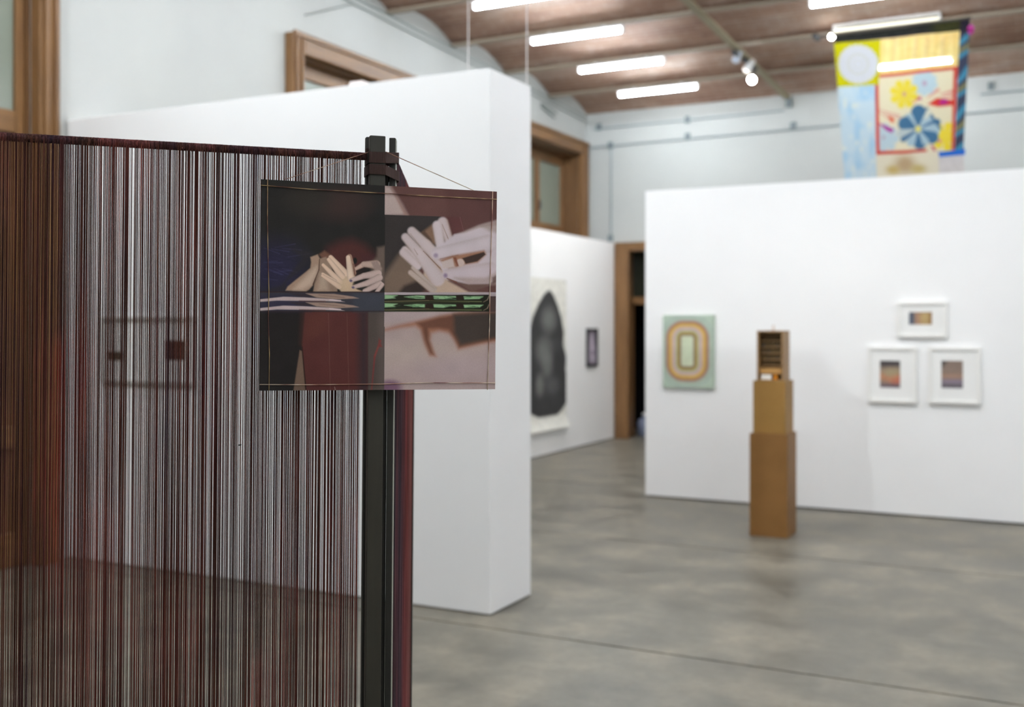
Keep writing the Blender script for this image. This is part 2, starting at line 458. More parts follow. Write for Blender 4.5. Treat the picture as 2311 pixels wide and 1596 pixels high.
def tall_door(n, y0, y1, rec):
    d = bpy.data.objects.new(f'door_{n}', None); COL.objects.link(d); d.location = (XL, (y0 + y1) / 2, 0); d['kind'] = 'structure'
    px = XL + 0.09
    for a, b in ((y0, y0 + CAS), (y1 - CAS, y1)):
        box('casing', M['oak'], d, XL, px, a, b, 0, DTOP, bevel=0.012)
        box('casing_bead', M['oak'], d, px, px + 0.018, a + 0.03, a + 0.055, 0, DTOP - 0.03, bevel=0.004)
        box('casing_bead', M['oak'], d, px, px + 0.018, b - 0.055, b - 0.03, 0, DTOP - 0.03, bevel=0.004)
    box('casing', M['oak_h'], d, XL, px, y0 + CAS, y1 - CAS, DTOP - CAS, DTOP, bevel=0.012)
    box('casing_bead', M['oak_h'], d, px, px + 0.02, y0, y1, DTOP - 0.03, DTOP + 0.012, bevel=0.004)
    xi = XL - rec
    a, b = y0 + CAS, y1 - CAS
    for q0, q1 in ((a, a + 0.025), (b - 0.025, b)):
        box('jamb', M['oak_shaded'], d, xi - 0.06, XL + 0.002, q0, q1, 0, DTOP - CAS)
    box('soffit', M['oak_shaded'], d, xi - 0.06, XL + 0.002, a + 0.025, b - 0.025, DTOP - CAS - 0.025, DTOP - CAS)
    a += 0.025; b -= 0.025; top = DTOP - CAS - 0.025; mid = (a + b) / 2
    for q0, q1 in ((a, mid - 0.004), (mid + 0.004, b)):
        lf = box('leaf', M['oak_shaded'], d, xi - 0.05, xi - 0.035, q0 + 0.05, q1 - 0.05, 0.02, 2.72)
        for s0, s1 in ((q0, q0 + 0.06), (q1 - 0.06, q1)):
            box('stile', M['oak'], lf, xi - 0.055, xi, s0, s1, 0.01, top, bevel=0.006)
        for z0, z1 in ((0.01, 0.22), (0.74, 0.88), (2.70, 2.84), (top - 0.13, top)):
            box('rail', M['oak_h'], lf, xi - 0.055, xi - 0.002, q0 + 0.06, q1 - 0.06, z0, z1, bevel=0.006)
        box('glass_pane', M['old_glass'], lf, xi - 0.034, xi - 0.026, q0 + 0.06, q1 - 0.06, 2.84, top - 0.13)
        box('bolt', M['fixture'], lf, xi, xi + 0.02, q0 + 0.03, q0 + 0.055, 3.0, 3.12)
    return d
for i, (a, b, r) in enumerate(DOORS): tall_door(i + 1, a, b, r)

# far wall with a dark doorway
DX0, DX1, DZ = -5.25, -4.0, 2.52
w = MB()
w.box(XL - 0.5, DX0, YF, YF + 0.4, 0, 4.95); w.box(DX1, XR, YF, YF + 0.4, 0, 4.95); w.box(DX0, DX1, YF, YF + 0.4, DZ, 4.95)
wf = struct(w.build('wall_far', M['wall']))
def conduit(pts, r=0.013): MB().tube([tuple(p) for p in pts], r, 8).build('conduit', M['conduit'], wf)
yc = YF - 0.015
conduit([(XL, yc, 3.92), (XR, yc, 4.02)])
conduit([(XL + 0.1, yc, 4.17), (-3.1, yc, 4.19)])
conduit([(-0.85, yc, 4.17), (XR, yc, 4.2)])
xq = on_y(1379, 400, yc).x
conduit([(xq, yc, 2.66), (xq, yc, 3.93)])
for px_, py_ in ((1352, 287), (1552, 270), (1552, 308), (1790, 284), (1378, 328), (1378, 538), (2237, 194)):
    p = on_y(px_, py_, yc); box('clip', M['clip'], wf, p.x - 0.035, p.x + 0.035, yc - 0.02, yc + 0.012, p.z - 0.045, p.z + 0.045, bevel=0.006)
d4 = bpy.data.objects.new('door_4', None); COL.objects.link(d4); d4.location = (DX0, YF, 0); d4['kind'] = 'structure'
box('casing', M['oak'], d4, -5.345, -5.145, YF - 0.06, YF, 0, DZ + 0.10, bevel=0.01)
box('casing', M['oak'], d4, DX1 - 0.02, DX1 + 0.18, YF - 0.06, YF, 0, DZ + 0.10, bevel=0.01)
box('casing', M['oak_h'], d4, -5.145, DX1 - 0.02, YF - 0.06, YF, DZ - 0.02, DZ + 0.10, bevel=0.01)
box('jamb', M['oak_shaded'], d4, DX0, DX0 + 0.025, YF, YF + 0.39, 0, DZ)
box('jamb', M['oak_shaded'], d4, DX1 - 0.025, DX1, YF, YF + 0.39, 0, DZ)
box('transom_bar', M['oak_h'], d4, DX0 + 0.025, DX1 - 0.025, YF + 0.28, YF + 0.38, 1.80, 1.90, bevel=0.006)
box('glass_pane', M['dark_glass'], d4, DX0 + 0.025, DX1 - 0.025, YF + 0.33, YF + 0.34, 1.90, DZ - 0.005)
struct(MB().box(DX0 - 0.5, DX1 + 0.6, YF + 1.5, YF + 1.55, 0, 2.8).build('wall_passage_stand_in', M['black_void']))
struct(MB().box(DX0 - 0.5, DX0 - 0.45, YF + 0.4, YF + 1.5, 0, 2.8).build('wall_passage_left_stand_in', M['black_void']))
struct(MB().box(DX1 + 0.55, DX1 + 0.6, YF + 0.4, YF + 1.5, 0, 2.8).build('wall_passage_right_stand_in', M['black_void']))
struct(MB().box(DX0 - 0.5, DX1 + 0.6, YF + 0.4, YF + 1.55, 2.8, 2.85).build('ceiling_passage_stand_in', M['black_void']))

struct(MB().box(XR, XR + 0.3, YB, YF, 0, 4.95).build('wall_right', M['wall']))
struct(MB().box(XL - 0.5, XR + 0.3, YB - 0.3, YB, 0, 5.3).build('wall_back', M['wall']))

# free-standing exhibition walls
wp = struct(MB().box(XL + 0.002, -2.645, 4.92, 5.40, 0.006, 2.84).build('wall_partition', M['panel'], bevel=0.004))
wdis = struct(MB().box(-3.29, XR - 0.01, 9.01, 9.28, 0.012, 2.695).build('wall_display', M['panel'], bevel=0.004))
box('base_gap', M['fixture'], wdis, -3.27, XR - 0.03, 9.03, 9.26, 0.0, 0.012)
wlow = struct(MB().box(-5.47, -5.36, 10.4, YF - 0.005, 0.012, 2.62).build('wall_left_panel', M['panel'], bevel=0.004))
box('base_gap', M['fixture'], wlow, -5.46, -5.375, 10.42, YF - 0.02, 0.0, 0.012)

# ------------------------------------------------------------------ tube lights under the beams, carried on unseen to light the room
ROWS = [(-4.33, 'row nearer the left wall'), (-1.54, 'row over the cloth banner'), (1.25, 'unseen row over the right of the hall'), (4.0, 'unseen row along the right wall')]
NO_LAMP = {(-1.54, 3), (-1.54, 4), (1.25, 3), (1.25, 4)}
ORD = ['first', 'second', 'third', 'fourth', 'fifth', 'sixth', 'seventh', 'eighth', 'ninth', 'tenth', 'eleventh', 'twelfth', 'thirteenth', 'fourteenth']
def tube_light(x, y, lab, tube='tube', dy=0.0, dz=0.0):
    z = zbeam(y) + dz; y += dy
    t = thing('tube_light', (x, y, z - 0.09), lab, 'light', 'fluorescent tube lights under the ceiling beams')
    MB().box(x - 0.50, x + 0.50, y - 0.042, y + 0.042, z - 0.042, z - 0.02).build('housing', M['white'], t, bevel=0.006)
    for s in (-0.3, 0.3): box('bracket', M['white'], t, x + s - 0.015, x + s + 0.015, y - 0.012, y + 0.012, z - 0.02, z)
    prof = [(0.0, 0.006), (0.003, 0.010), (0.009, 0.012), (0.951, 0.012), (0.957, 0.010), (0.96, 0.006)]
    MB().lathe((x - 0.48, y, z - 0.075), (1, 0, 0), prof, 12).build('tube', M[tube], t, smooth=True)
    for s in (-1, 1): box('lamp_holder', M['white'], t, x + s * 0.493 - 0.012, x + s * 0.493 + 0.012, y - 0.02, y + 0.02, z - 0.09, z - 0.045, bevel=0.005)
for (x, rl), nb in zip(ROWS, (10, 8, 14, 14)):
    for i in range(nb):
        if (x, i) in NO_LAMP: continue
        dim = (x == -1.54 and i == 1)
        tube_light(x, BEAMS[i], f'{"dim" if dim else "white"} tube light, {ORD[i]} from far wall, {rl}', 'tube_dim' if dim else 'tube', -0.09 if dim else 0.0, 0.085 if dim else 0.0)

# ------------------------------------------------------------------ track rail and spotlights
XT = -3.05
tr = thing('track_rail', (XT, 9.0, 4.4), 'tan steel rail running under the ceiling beams towards the far wall', 'rail')
tv = MB()
pr = [(-0.04, -0.025), (0.04, -0.025), (0.04, 0.0), (-0.04, 0.0)]
ya, yb = 4.2, YF - 0.02
for yy in (ya, yb): tv.v += [(XT + a, yy, zbeam(yy) + b) for a, b in pr]
tv.f += [(0, 1, 5, 4), (1, 2, 6, 5), (2, 3, 7, 6), (3, 0, 4, 7), (3, 2, 1, 0), (4, 5, 6, 7)]
tv.build('rail', M['track'], tr)
box('end_bracket', M['clip'], tr, XT - 0.02, XT + 0.05, YF - 0.05, YF, zbeam(YF) - 0.13, zbeam(YF) - 0.025)

def spotlight(pos, aim, bulb, lab, arm_from=None, power=0.0, cone=60, body='fixture', rb=0.045, col=(1, 0.955, 0.89)):
    pos = Vector(pos); d = (Vector(aim) - pos).normalized()
    t = thing('spotlight', tuple(pos), lab, 'spotlight', 'spotlights on the ceiling rails')
    MB().lathe(pos - d * 0.13, d, [(0, rb * 0.45), (0.02, rb * 0.7), (0.08, rb * 0.8), (0.13, rb), (0.135, rb * 0.9)], 16).build('lamp_head', M[body], t, smooth=True)
    MB().lathe(pos + d * 0.004, d, [(0, rb * 0.95), (0.012, rb * 0.85), (0.022, rb * 0.5), (0.026, rb * 0.1)], 16).build('bulb', M[bulb], t, smooth=True)
    top = Vector(arm_from) if arm_from is not None else pos + Vector((0, 0, 0.12))
    MB().tube([pos - d * 0.06, (pos - d * 0.06 + top) / 2 + Vector((0.01, 0, 0.01)), top], 0.011, 8).build('arm', M['fixture'], t)
    MB().box(top.x - 0.025, top.x + 0.025, top.y - 0.09, top.y + 0.09, top.z - 0.02, top.z + 0.015).build('rail_adapter', M['fixture'], t, bevel=0.006)
    if power:
        ld = bpy.data.lights.new('spot_beam', 'SPOT'); ld.energy = power; ld.spot_size = math.radians(cone); ld.spot_blend = 0.85
        ld.shadow_soft_size = 0.05; ld.color = col
        lo = bpy.data.objects.new('spot_beam', ld); COL.objects.link(lo); lo.parent = t
        lo.location = d * 0.04; lo.rotation_euler = d.to_track_quat('-Z', 'Y').to_euler()
    return t
def rail_pt(y): return (XT, y, zbeam(y) - 0.045)
# rail is lower by a hand's breadth where three spots hang
p1, p2, p3 = on_x(1697, 180, XT + 0.02), on_x(1685, 158, XT), on_x(1660, 136, XT - 0.05)
spotlight(p1, (-3.0, 3.0, 0.8), 'bulb', 'brightest round spotlight on the ceiling rail', rail_pt(p1.y + 0.13), 0)
spotlight(p2, (-5.36, p2.y + 0.1, 1.3), 'bulb_dim', 'pale glowing spotlight between the brightest one and the grey one', rail_pt(p2.y - 0.02), 75, 95, body='white')
spotlight(p3, (-5.36, p3.y + 1.5, 1.0), 'bulb_off', 'grey unlit spotlight on the ceiling rail', (XT - 0.02, p3.y - 0.1, zbeam(p3.y - 0.1) - 0.05), 0, body='bulb_off')
p4 = on_y(1877, 83, 10.95)
spotlight(p4, (-1.5, 3.0, 1.8), 'bulb', 'small bright spotlight at the left end of the cloth banner rod', (p4.x - 0.16, 11.0, zbeam(11.0) - 0.03), 0, rb=0.028, body='white')
# unseen spots nearer the camera, above the picture, added to wash the exhibition walls
spotlight((-3.05, 5.9, 4.42), (-2.6, 9.0, 0.2), 'bulb', 'unseen added wall-washing spotlight on the rail aimed at the concentric painting', rail_pt(5.9), SPOT_POWER, 75)
spotlight((-0.7, 6.1, 4.42), (-0.9, 9.0, 0.2), 'bulb', 'unseen added wall-washing spotlight aimed at the three white framed pictures', (-0.7, 6.24, zbeam(6.24) - 0.02), SPOT_POWER, 75)
spotlight((-3.6, 1.4, 4.55), (-3.9, 4.92, 1.8), 'bulb', 'unseen added wall-washing spotlight aimed at the partition', (-3.6, 1.4, zbeam(1.4) - 0.02), 150, 95, col=(0.93, 0.98, 1.0))

# ------------------------------------------------------------------ wires and block on the partition
for px_, nm in ((1057, 'first'), (1189, 'second')):
    p = on_y(px_, 180, 5.38)
    o = MB().tube([(p.x, 5.38, 2.84), (p.x, 5.38, zbeam(5.38) + 0.15)], 0.003, 6).build('hanging_wire', M['wire'])
    tag(o, 'thin pale wire rising from the partition top ' + ('near the partition corner' if nm == 'second' else 'left of the wire at its corner'), 'wire', 'wires above the partition')
p = on_y(814, 190, 5.2)
o = MB().box(p.x - 0.05, p.x + 0.05, 5.15, 5.25, 2.84, 2.925).build('foam_block', mat('pale_foam', (236, 226, 222), 0.8, 0.2), bevel=0.012)
tag(o, 'small pale block lying on top of the white partition', 'block')

# ------------------------------------------------------------------ framed work on the partition behind the threads
YP = 4.92
a, b = on_y(236, 716, YP), on_y(446, 716, YP)
zt, zb = 1.56, 1.145
fr = thing('framed_picture', ((a.x + b.x) / 2, YP, zb), 'pale wide framed picture on the partition behind the threads', 'picture')
fw = 0.02
for x0, x1, z0, z1 in ((a.x, b.x, zt - fw, zt), (a.x, b.x, zb, zb + fw), (a.x, a.x + fw, zb + fw, zt - fw), (b.x - fw, b.x, zb + fw, zt - fw)):
    box('frame_rail', M['frame_grey'], fr, x0, x1, YP - 0.03, YP, z0, z1)
box('mat_board', M['mat_board'], fr, a.x + fw, b.x - fw, YP - 0.012, YP, zb + fw, zt - fw)
pm = print_mat('small_photo_ink', 1.0, 0.5)
for (x0, y0, x1, y1), c in (((243, 793, 278, 814), (86, 78, 66)), ((372, 768, 418, 814), (74, 52, 46))):
    q0, q1 = on_y(x0, y0, YP - 0.014), on_y(x1, y1, YP - 0.014)
    q0.z, q1.z = min(q0.z, zt - 0.03), max(q1.z, zb + 0.03)
    P4 = [(q0.x, q0.y, q0.z), (q1.x, q0.y, q0.z), (q1.x, q0.y, q1.z), (q0.x, q0.y, q1.z)]
    def pf(cv, c=c):
        cv.fill(c); n_ = vnoise(cv.x / 6, cv.y / 6, 3)[:, None]; cv.c = cv.c * (0.75 + 0.5 * n_)
    ink_sheet('photograph', P4, [(x0, y0), (x1, y0), (x1, y1), (x0, y1)], 24, 24, pf, pm, fr)

# ------------------------------------------------------------------ art on the display wall
YD = 9.01
def wall_rect(x0, y0, x1, y1, Y, avg=True):
    q = [on_y(x0, y0, Y), on_y(x1, y0, Y), on_y(x1, y1, Y), on_y(x0, y1, Y)]
    return q[0].x, q[1].x, (q[2].z + q[3].z) / 2, (q[0].z + q[1].z) / 2
def sheet_on_y(name, x0, x1, z0, z1, Y, px, nu, nv, paint, m, parent):
    return ink_sheet(name, [(x0, Y, z1), (x1, Y, z1), (x1, Y, z0), (x0, Y, z0)], [(px[0], px[1]), (px[2], px[1]), (px[2], px[3]), (px[0], px[3])], nu, nv, paint, m, parent)

# concentric painting
R = (1496, 711, 1611, 876)
x0, x1, z0, z1 = wall_rect(*R, YD - 0.04)
pt = thing('ring_painting', ((x0 + x1) / 2, YD, z0), 'small painting of concentric rounded rectangles in green, gold and mauve', 'painting')
box('canvas', mat('painting_edge', (176, 190, 172), 0.6, 0.3), pt, x0, x1, YD - 0.04, YD, z0, z1, bevel=0.004)
def rings(cv):
    X, Y = (cv.x - 1480) * 7.6, (cv.y - 690) * 7.6
    qx, qy = np.abs(X - 545) - 70, (np.abs(Y - 780) - 225)
    d = np.hypot(np.maximum(qx, 0), np.maximum(qy, 0)) + np.minimum(np.maximum(qx, qy), 0) - 30
    stops = [(-200, (198, 208, 180)), (-2, (198, 208, 180)), (12, (136, 106, 78)), (48, (138, 112, 76)), (60, (170, 160, 84)), (92, (178, 172, 120)), (104, (184, 170, 170)), (150, (190, 170, 168)),
             (160, (208, 172, 128)), (178, (206, 170, 90)), (222, (186, 146, 74)), (236, (158, 118, 96)), (268, (162, 128, 122)), (284, (168, 184, 172)), (330, (172, 192, 168)), (345, (160, 172, 172)), (370, (176, 194, 176)), (900, (170, 190, 170))]
    xs = [s_[0] for s_ in stops]; cs = np.array([lin(s_[1]) for s_ in stops])
    cv.c = np.stack([np.interp(d, xs, cs[:, i]) for i in range(3)], 1)
    cv.c *= (0.94 + 0.12 * vnoise(X / 60, Y / 60, 5))[:, None]
sheet_on_y('painted_face', x0 + 0.002, x1 - 0.002, z0 + 0.002, z1 - 0.002, YD - 0.0415, R, 116, 166, rings, print_mat('painting_ink', 1.0, 0.55), pt)

# three white frames
ZF = (1950, 660, 5.91)
FR = [((2023, 681, 2137, 762), (600, 262, 905, 430), 'top', 'white framed landscape photograph hung above the two upright frames'),
      ((1957, 783, 2068, 909), (213, 912, 482, 1272), 'bl', 'left white upright frame of the lower pair, dark photo with orange glow'),
      ((2094, 784, 2213, 912), (1032, 912, 1318, 1278), 'br', 'right white upright frame of the lower pair, brown and lilac photo')]
fm = print_mat('framed_photo_ink', 0.95, 0.35)
for R, IM, kd, lab in FR:
    x0, x1, z0, z1 = wall_rect(*R, YD - 0.045)
    t = thing('framed_photograph', ((x0 + x1) / 2, YD, z0), lab, 'picture', 'white framed photographs on the display wall')
    w_ = 0.026
    for a0, a1, b0, b1 in ((x0, x1, z1 - w_, z1), (x0, x1, z0, z0 + w_), (x0, x0 + w_, z0 + w_, z1 - w_), (x1 - w_, x1, z0 + w_, z1 - w_)):
        box('frame_rail', M['frame_white'], t, a0, a1, YD - 0.045, YD, b0, b1, bevel=0.002)
    box('mat_board', M['mat_board'], t, x0 + w_, x1 - w_, YD - 0.03, YD, z0 + w_, z1 - w_)
    pr_ = (ZF[0] + IM[0] / ZF[2], ZF[1] + IM[1] / ZF[2], ZF[0] + IM[2] / ZF[2], ZF[1] + IM[3] / ZF[2])
    c0, c1, e0, e1 = wall_rect(*pr_, YD - 0.031)
    def pf(cv, kd=kd):
        cv.T = ZF
        if kd == 'top':
            cv.fill((176, 142, 104)); cv.rect(560, 240, 680, 450, (88, 94, 110), 40); cv.rect(690, 240, 730, 450, (168, 128, 112), 30, 0.8)
            cv.ell((820, 330), 60, 110, (188, 162, 112), 0.6); cv.rect(870, 240, 940, 450, (150, 112, 62), 30); cv.rect(600, 240, 900, 275, (120, 92, 72), 20, 0.5)
        elif kd == 'bl':
            cv.fill((150, 128, 112)); cv.rect(180, 880, 520, 1000, (78, 72, 74), 50); cv.ell((380, 1080), 130, 70, (164, 148, 118), 0.6)
            cv.poly([(200, 1060), (330, 1130), (500, 1080), (500, 1170), (330, 1200), (200, 1150)], (190, 132, 98), 40, 0.9)
            cv.poly([(350, 1190), (500, 1110), (500, 1220), (400, 1240)], (190, 106, 84), 30, 0.8); cv.rect(200, 1220, 500, 1300, (112, 96, 104), 30)
        else:
            cv.fill((138, 120, 108)); cv.poly([(1000, 880), (1140, 880), (1030, 1010)], (66, 64, 66), 40); cv.rect(1020, 1090, 1340, 1150, (166, 132, 112), 30, 0.9)
            cv.rect(1020, 1160, 1340, 1230, (138, 126, 140), 30); cv.rect(1020, 1225, 1340, 1300, (104, 98, 106), 20)
        cv.c *= (0.9 + 0.2 * vnoise(cv.x / 3, cv.y / 3, 8))[:, None]
    sheet_on_y('photograph', c0, c1, e0, e1, YD - 0.0315, pr_, 60, 60, pf, fm, t)

# ------------------------------------------------------------------ art on the left panel
XP = -5.36
# ink drawing on long paper
top_l = on_x(1175, 632, XP + 0.012); top_r = on_x(1279, 634, XP + 0.012)
ya_, yb_ = 10.62, top_r.y
zt_, zb_ = 2.06, 0.30
dr = thing('ink_drawing', (XP, (ya_ + yb_) / 2, zb_), 'tall paper with a black lobed ink shape on the left panel', 'drawing')
YC = on_x(1239, 700, XP).y
def blob(cv):   # canvas: x = metres along the wall * 100, y = height * 100 downwards
    cv.fill((226, 225, 217))
    prof = [(192, 3), (187, 12), (175, 24), (160, 35), (142, 42), (128, 40), (112, 50), (98, 47), (84, 56), (70, 60), (58, 50), (49, 34), (45, 22)]
    pts = [(YC * 100 + w_ * 0.98, -h_) for h_, w_ in prof] + [(YC * 100 - w_ * 1.3, -h_) for h_, w_ in prof[::-1]]
    cv.poly(pts, (52, 52, 53), 1.6)
    for (dx, h_, rx, ry, c, al) in ((-2, 158, 18, 14, (128, 130, 126), 0.6), (-14, 122, 20, 14, (130, 132, 128), 0.6), (-6, 105, 14, 14, (118, 120, 117), 0.7), (-26, 82, 10, 12, (130, 130, 126), 0.65), (8, 80, 18, 10, (92, 92, 92), 0.7), (10, 128, 24, 8, (80, 80, 80), 0.4), (4, 60, 34, 10, (60, 60, 60), 0.5)):
        cv.ell((YC * 100 + dx, -h_), rx, ry, c, 0.7, al)
    cv.c *= (0.9 + 0.2 * vnoise(cv.x / 4, cv.y / 4, 2))[:, None]
def curl(P, uu, vv):
    P = P.copy(); k = np.clip((vv - 0.9) / 0.1, 0, 1); P[:, 0] += 0.06 * k ** 2; return P
ink_sheet('paper_sheet', [(XP + 0.006, ya_, zt_), (XP + 0.006, yb_, zt_), (XP + 0.006, yb_, zb_), (XP + 0.006, ya_, zb_)], [(ya_ * 100, -zt_ * 100), (yb_ * 100, -zt_ * 100), (yb_ * 100, -zb_ * 100), (ya_ * 100, -zb_ * 100)], 90, 120, blob, print_mat('drawing_ink', 1.0, 0.8), dr, ripple=curl)
for yy in (ya_ + 0.05, yb_ - 0.05):
    MB().lathe((XP + 0.001, yy, zt_ - 0.03), (1, 0, 0), [(0, 0.004), (0.01, 0.004), (0.012, 0.008), (0.016, 0.006)], 8).build('pin', M['clip'], dr)

q0, q1 = on_x(1327, 742, XP + 0.03), on_x(1350, 827, XP + 0.03)
sf = thing('dark_framed_photo', (XP, (q0.y + q1.y) / 2, 1.0), 'small narrow black framed photograph near the far doorway', 'picture')
y0_, y1_, z0_, z1_ = q0.y, q1.y, 0.99, 1.475
for a0, a1, b0, b1 in ((y0_, y1_, z1_ - 0.03, z1_), (y0_, y1_, z0_, z0_ + 0.03), (y0_, y0_ + 0.03, z0_ + 0.03, z1_ - 0.03), (y1_ - 0.03, y1_, z0_ + 0.03, z1_ - 0.03)):
    box('frame_rail', M['frame_black'], sf, XP, XP + 0.03, a0, a1, b0, b1)
def pf(cv):
    cv.fill((40, 38, 46)); cv.poly([(0.24, 0.08), (0.70, 0.06), (0.74, 0.42), (0.94, 0.48), (0.92, 0.95), (0.1, 0.95), (0.14, 0.4)], (206, 194, 210), 0.06)
    cv.ell((0.6, 0.66), 0.16, 0.08, (110, 98, 116), 0.6)
ink_sheet('photograph', [(XP + 0.015, y0_ + 0.03, z1_ - 0.03), (XP + 0.015, y1_ - 0.03, z1_ - 0.03), (XP + 0.015, y1_ - 0.03, z0_ + 0.03), (XP + 0.015, y0_ + 0.03, z0_ + 0.03)], [(0, 0), (1, 0), (1, 1), (0, 1)], 30, 50,
          lambda cv: pf(cv), print_mat('dark_photo_ink', 1.0, 0.4), sf)

# something pale blue standing in the doorway
bx, by = -5.11, YF + 0.50
bk = thing('water_bottle', (bx, by, 0), 'pale blue plastic water container on the floor in the dark doorway', 'container')
MB().lathe((bx, by, 0.0), (0, 0, 1), [(0.0, 0.09), (0.01, 0.11), (0.18, 0.11), (0.23, 0.08), (0.25, 0.04), (0.28, 0.035)], 20).build('body', M['blue_bag'], bk, smooth=True)
MB().lathe((bx, by, 0.28), (0, 0, 1), [(0.0, 0.042), (0.03, 0.042), (0.035, 0.036)], 16).build('cap', M['white'], bk, smooth=True)
bx2 = bx + 0.12
o = MB().box(bx2 - 0.16, bx2 + 0.3, by + 0.25, by + 0.6, 0, 0.45).build('storage_crate', mat('dull_green_plastic', (96, 102, 88), 0.6, 0.3), bevel=0.02)
tag(o, 'dull green crate on the passage floor behind the pale blue container', 'crate')

# ------------------------------------------------------------------ pedestal of stacked plinths with the compartment box
PXR, PYN = -1.736, 7.66          # near right corner of the lower plinth
def plinth(x0, x1, y0, y1, z0, z1, lab, m='plinth'):
    o = MB().box(x0, x1, y0, y1, z0, z1).build('plinth', M[m], bevel=0.003)
    tag(o, lab, 'plinth', 'plinths stacked under the compartment box')
plinth(PXR - 0.27, PXR, PYN, PYN + 0.29, 0.0, 0.735, 'wide brown board plinth standing on the floor, lowest of the stack')
plinth(PXR - 0.25, PXR - 0.018, PYN + 0.02, PYN + 0.27, 0.735, 1.112, 'narrower brown board plinth standing on the floor plinth', 'plinth_b')
bx0, bx1, by0, by1, bz0, bz1 = PXR - 0.228, PXR - 0.040, PYN + 0.045, PYN + 0.245, 1.112, 1.470
cb = thing('compartment_box', ((bx0 + bx1) / 2, (by0 + by1) / 2, bz0), 'brown wooden box with small compartments, open at the front, on the plinths', 'box')
th = 0.012
box('side_panel', M['box_wood'], cb, bx0, bx0 + th, by0, by1, bz0, bz1)
box('side_panel', M['box_wood'], cb, bx1 - th, bx1, by0, by1, bz0, bz1)
box('top_panel', M['box_wood'], cb, bx0 + th, bx1 - th, by0, by1, bz1 - th, bz1)
box('bottom_panel', M['box_wood'], cb, bx0 + th, bx1 - th, by0, by1, bz0, bz0 + 0.008)
box('back_panel', M['box_dark'], cb, bx0 + th, bx1 - th, by1 - 0.01, by1, bz0 + 0.008, bz1 - th)
zs = np.linspace(bz0 + 0.105, bz1 - 0.03, 6)
for z in zs: box('shelf', M['box_wood'], cb, bx0 + th, bx1 - th, by0 + 0.05, by1 - 0.01, z - 0.003, z + 0.003)
for i in range(1, 5):
    x = bx0 + th + (bx1 - bx0 - 2 * th) * i / 5
    for za, zb2 in zip(zs[:-1], zs[1:]): box('divider', M['box_dark'], cb, x - 0.002, x + 0.002, by0 + 0.055, by1 - 0.01, za + 0.003, zb2 - 0.003)
box('ledge', M['ledge'], cb, bx0 + th, bx1 - th, by0 + 0.03, by1 - 0.01, bz0 + 0.048, bz0 + 0.088, bevel=0.003)
MB().lathe(((bx0 + bx1) / 2, (by0 + by1) / 2, bz1), (0, 0, 1), [(0, 0.011), (0.004, 0.012), (0.012, 0.007), (0.03, 0.009), (0.04, 0.006), (0.043, 0.002)], 12).build('peg', mat('pale_peg', (214, 200, 190), 0.6, 0.3), cb, smooth=True)
xm = bx0 + th
o = MB().box(xm + 0.018, xm + 0.088, by0 + 0.006, by0 + 0.026, bz0 + 0.008, bz0 + 0.042).build('paper_card', M['card'], bevel=0.001)
tag(o, 'small white card lying at the bottom of the compartment box', 'card')
o = MB().box(xm + 0.104, xm + 0.132, by0 + 0.006, by0 + 0.03, bz0 + 0.008, bz0 + 0.040).build('orange_cube', M['orange'], bevel=0.003)
tag(o, 'small orange cube beside the white card in the compartment box', 'cube')
rnd = random.Random(4)
cells = [(i, j) for j in (1, 2, 3) for i in range(5)]
for i, j in cells:
    xw = (bx1 - bx0 - 2 * th) / 5; x = bx0 + th + xw * (i + 0.5); z = zs[j] + 0.003
    r = rnd.uniform(0.007, 0.011); c = [(150, 138, 96), (110, 118, 124), (128, 120, 84), (92, 96, 92), (148, 140, 128)][rnd.randrange(5)]
    o = MB().lathe((x, by0 + 0.085, z), (0, 0, 1), [(0, r * 0.7), (r * 0.5, r), (r * 1.5, r * 0.95), (r * 2.2, r * 0.4)], 10).build('trinket', mat('trinket_glaze', c, 0.4, 0.5), smooth=True)
    tag(o, f'tiny dull trinket in compartment {["one", "two", "three", "four", "five"][i]} of the {["bottom", "second", "third", "fourth"][j]} shelf row of the box', 'trinket', 'trinkets in the compartment box')

# ------------------------------------------------------------------ patchwork banner
YT = 10.92
TX = (1820, 20, 3.99)
def tpx(p): return (TX[0] + p[0] / TX[2], TX[1] + p[1] / TX[2])
def t3(p, dy=0.0):
    a = tpx(p); return tuple(on_y(a[0], a[1], YT + dy))
c_ = on_y(*tpx((860, 200)), YT)
bn = thing('cloth_banner', (c_.x, YT, c_.z), 'patchwork cloth banner of flowers, yellow and pale blue panels hanging from the ceiling', 'banner')
def rip(P, uu, vv):
    P = P.copy(); P[:, 1] += 0.006 * np.sin(P[:, 0] * 17) + 0.008 * np.sin(P[:, 0] * 9 + P[:, 2] * 2.2); return P
def patch(name, q, nu, nv, paint, m, dy=0.0):
    def pp(cv):
        cv.T = TX; paint(cv)
    return ink_sheet(name, [t3(p, dy) for p in q], [tpx(p) for p in q], nu, nv, pp, m, bn, ripple=rip)
cloth = print_mat('banner_cloth', 0.72, 0.85, 0.1, translucent=0.25)
sheer = print_mat('sheer_banner_cloth', 1.0, 0.85, 0.1, translucent=0.45, clear=0.16)
def mott(cv, k, lo, hi, seed): cv.c *= (lo + (hi - lo) * vnoise(cv.x / k, cv.y / k, seed))[:, None]
def p_black(cv):
    cv.fill((44, 44, 42)); cv.rect(1150, 60, 1420, 240, (66, 66, 34), 60, 0.8); mott(cv, 4, 0.6, 1.4, 1)
patch('dark_band', [(258, 246), (1475, 86), (1385, 196), (255, 312)], 90, 16, p_black, cloth)
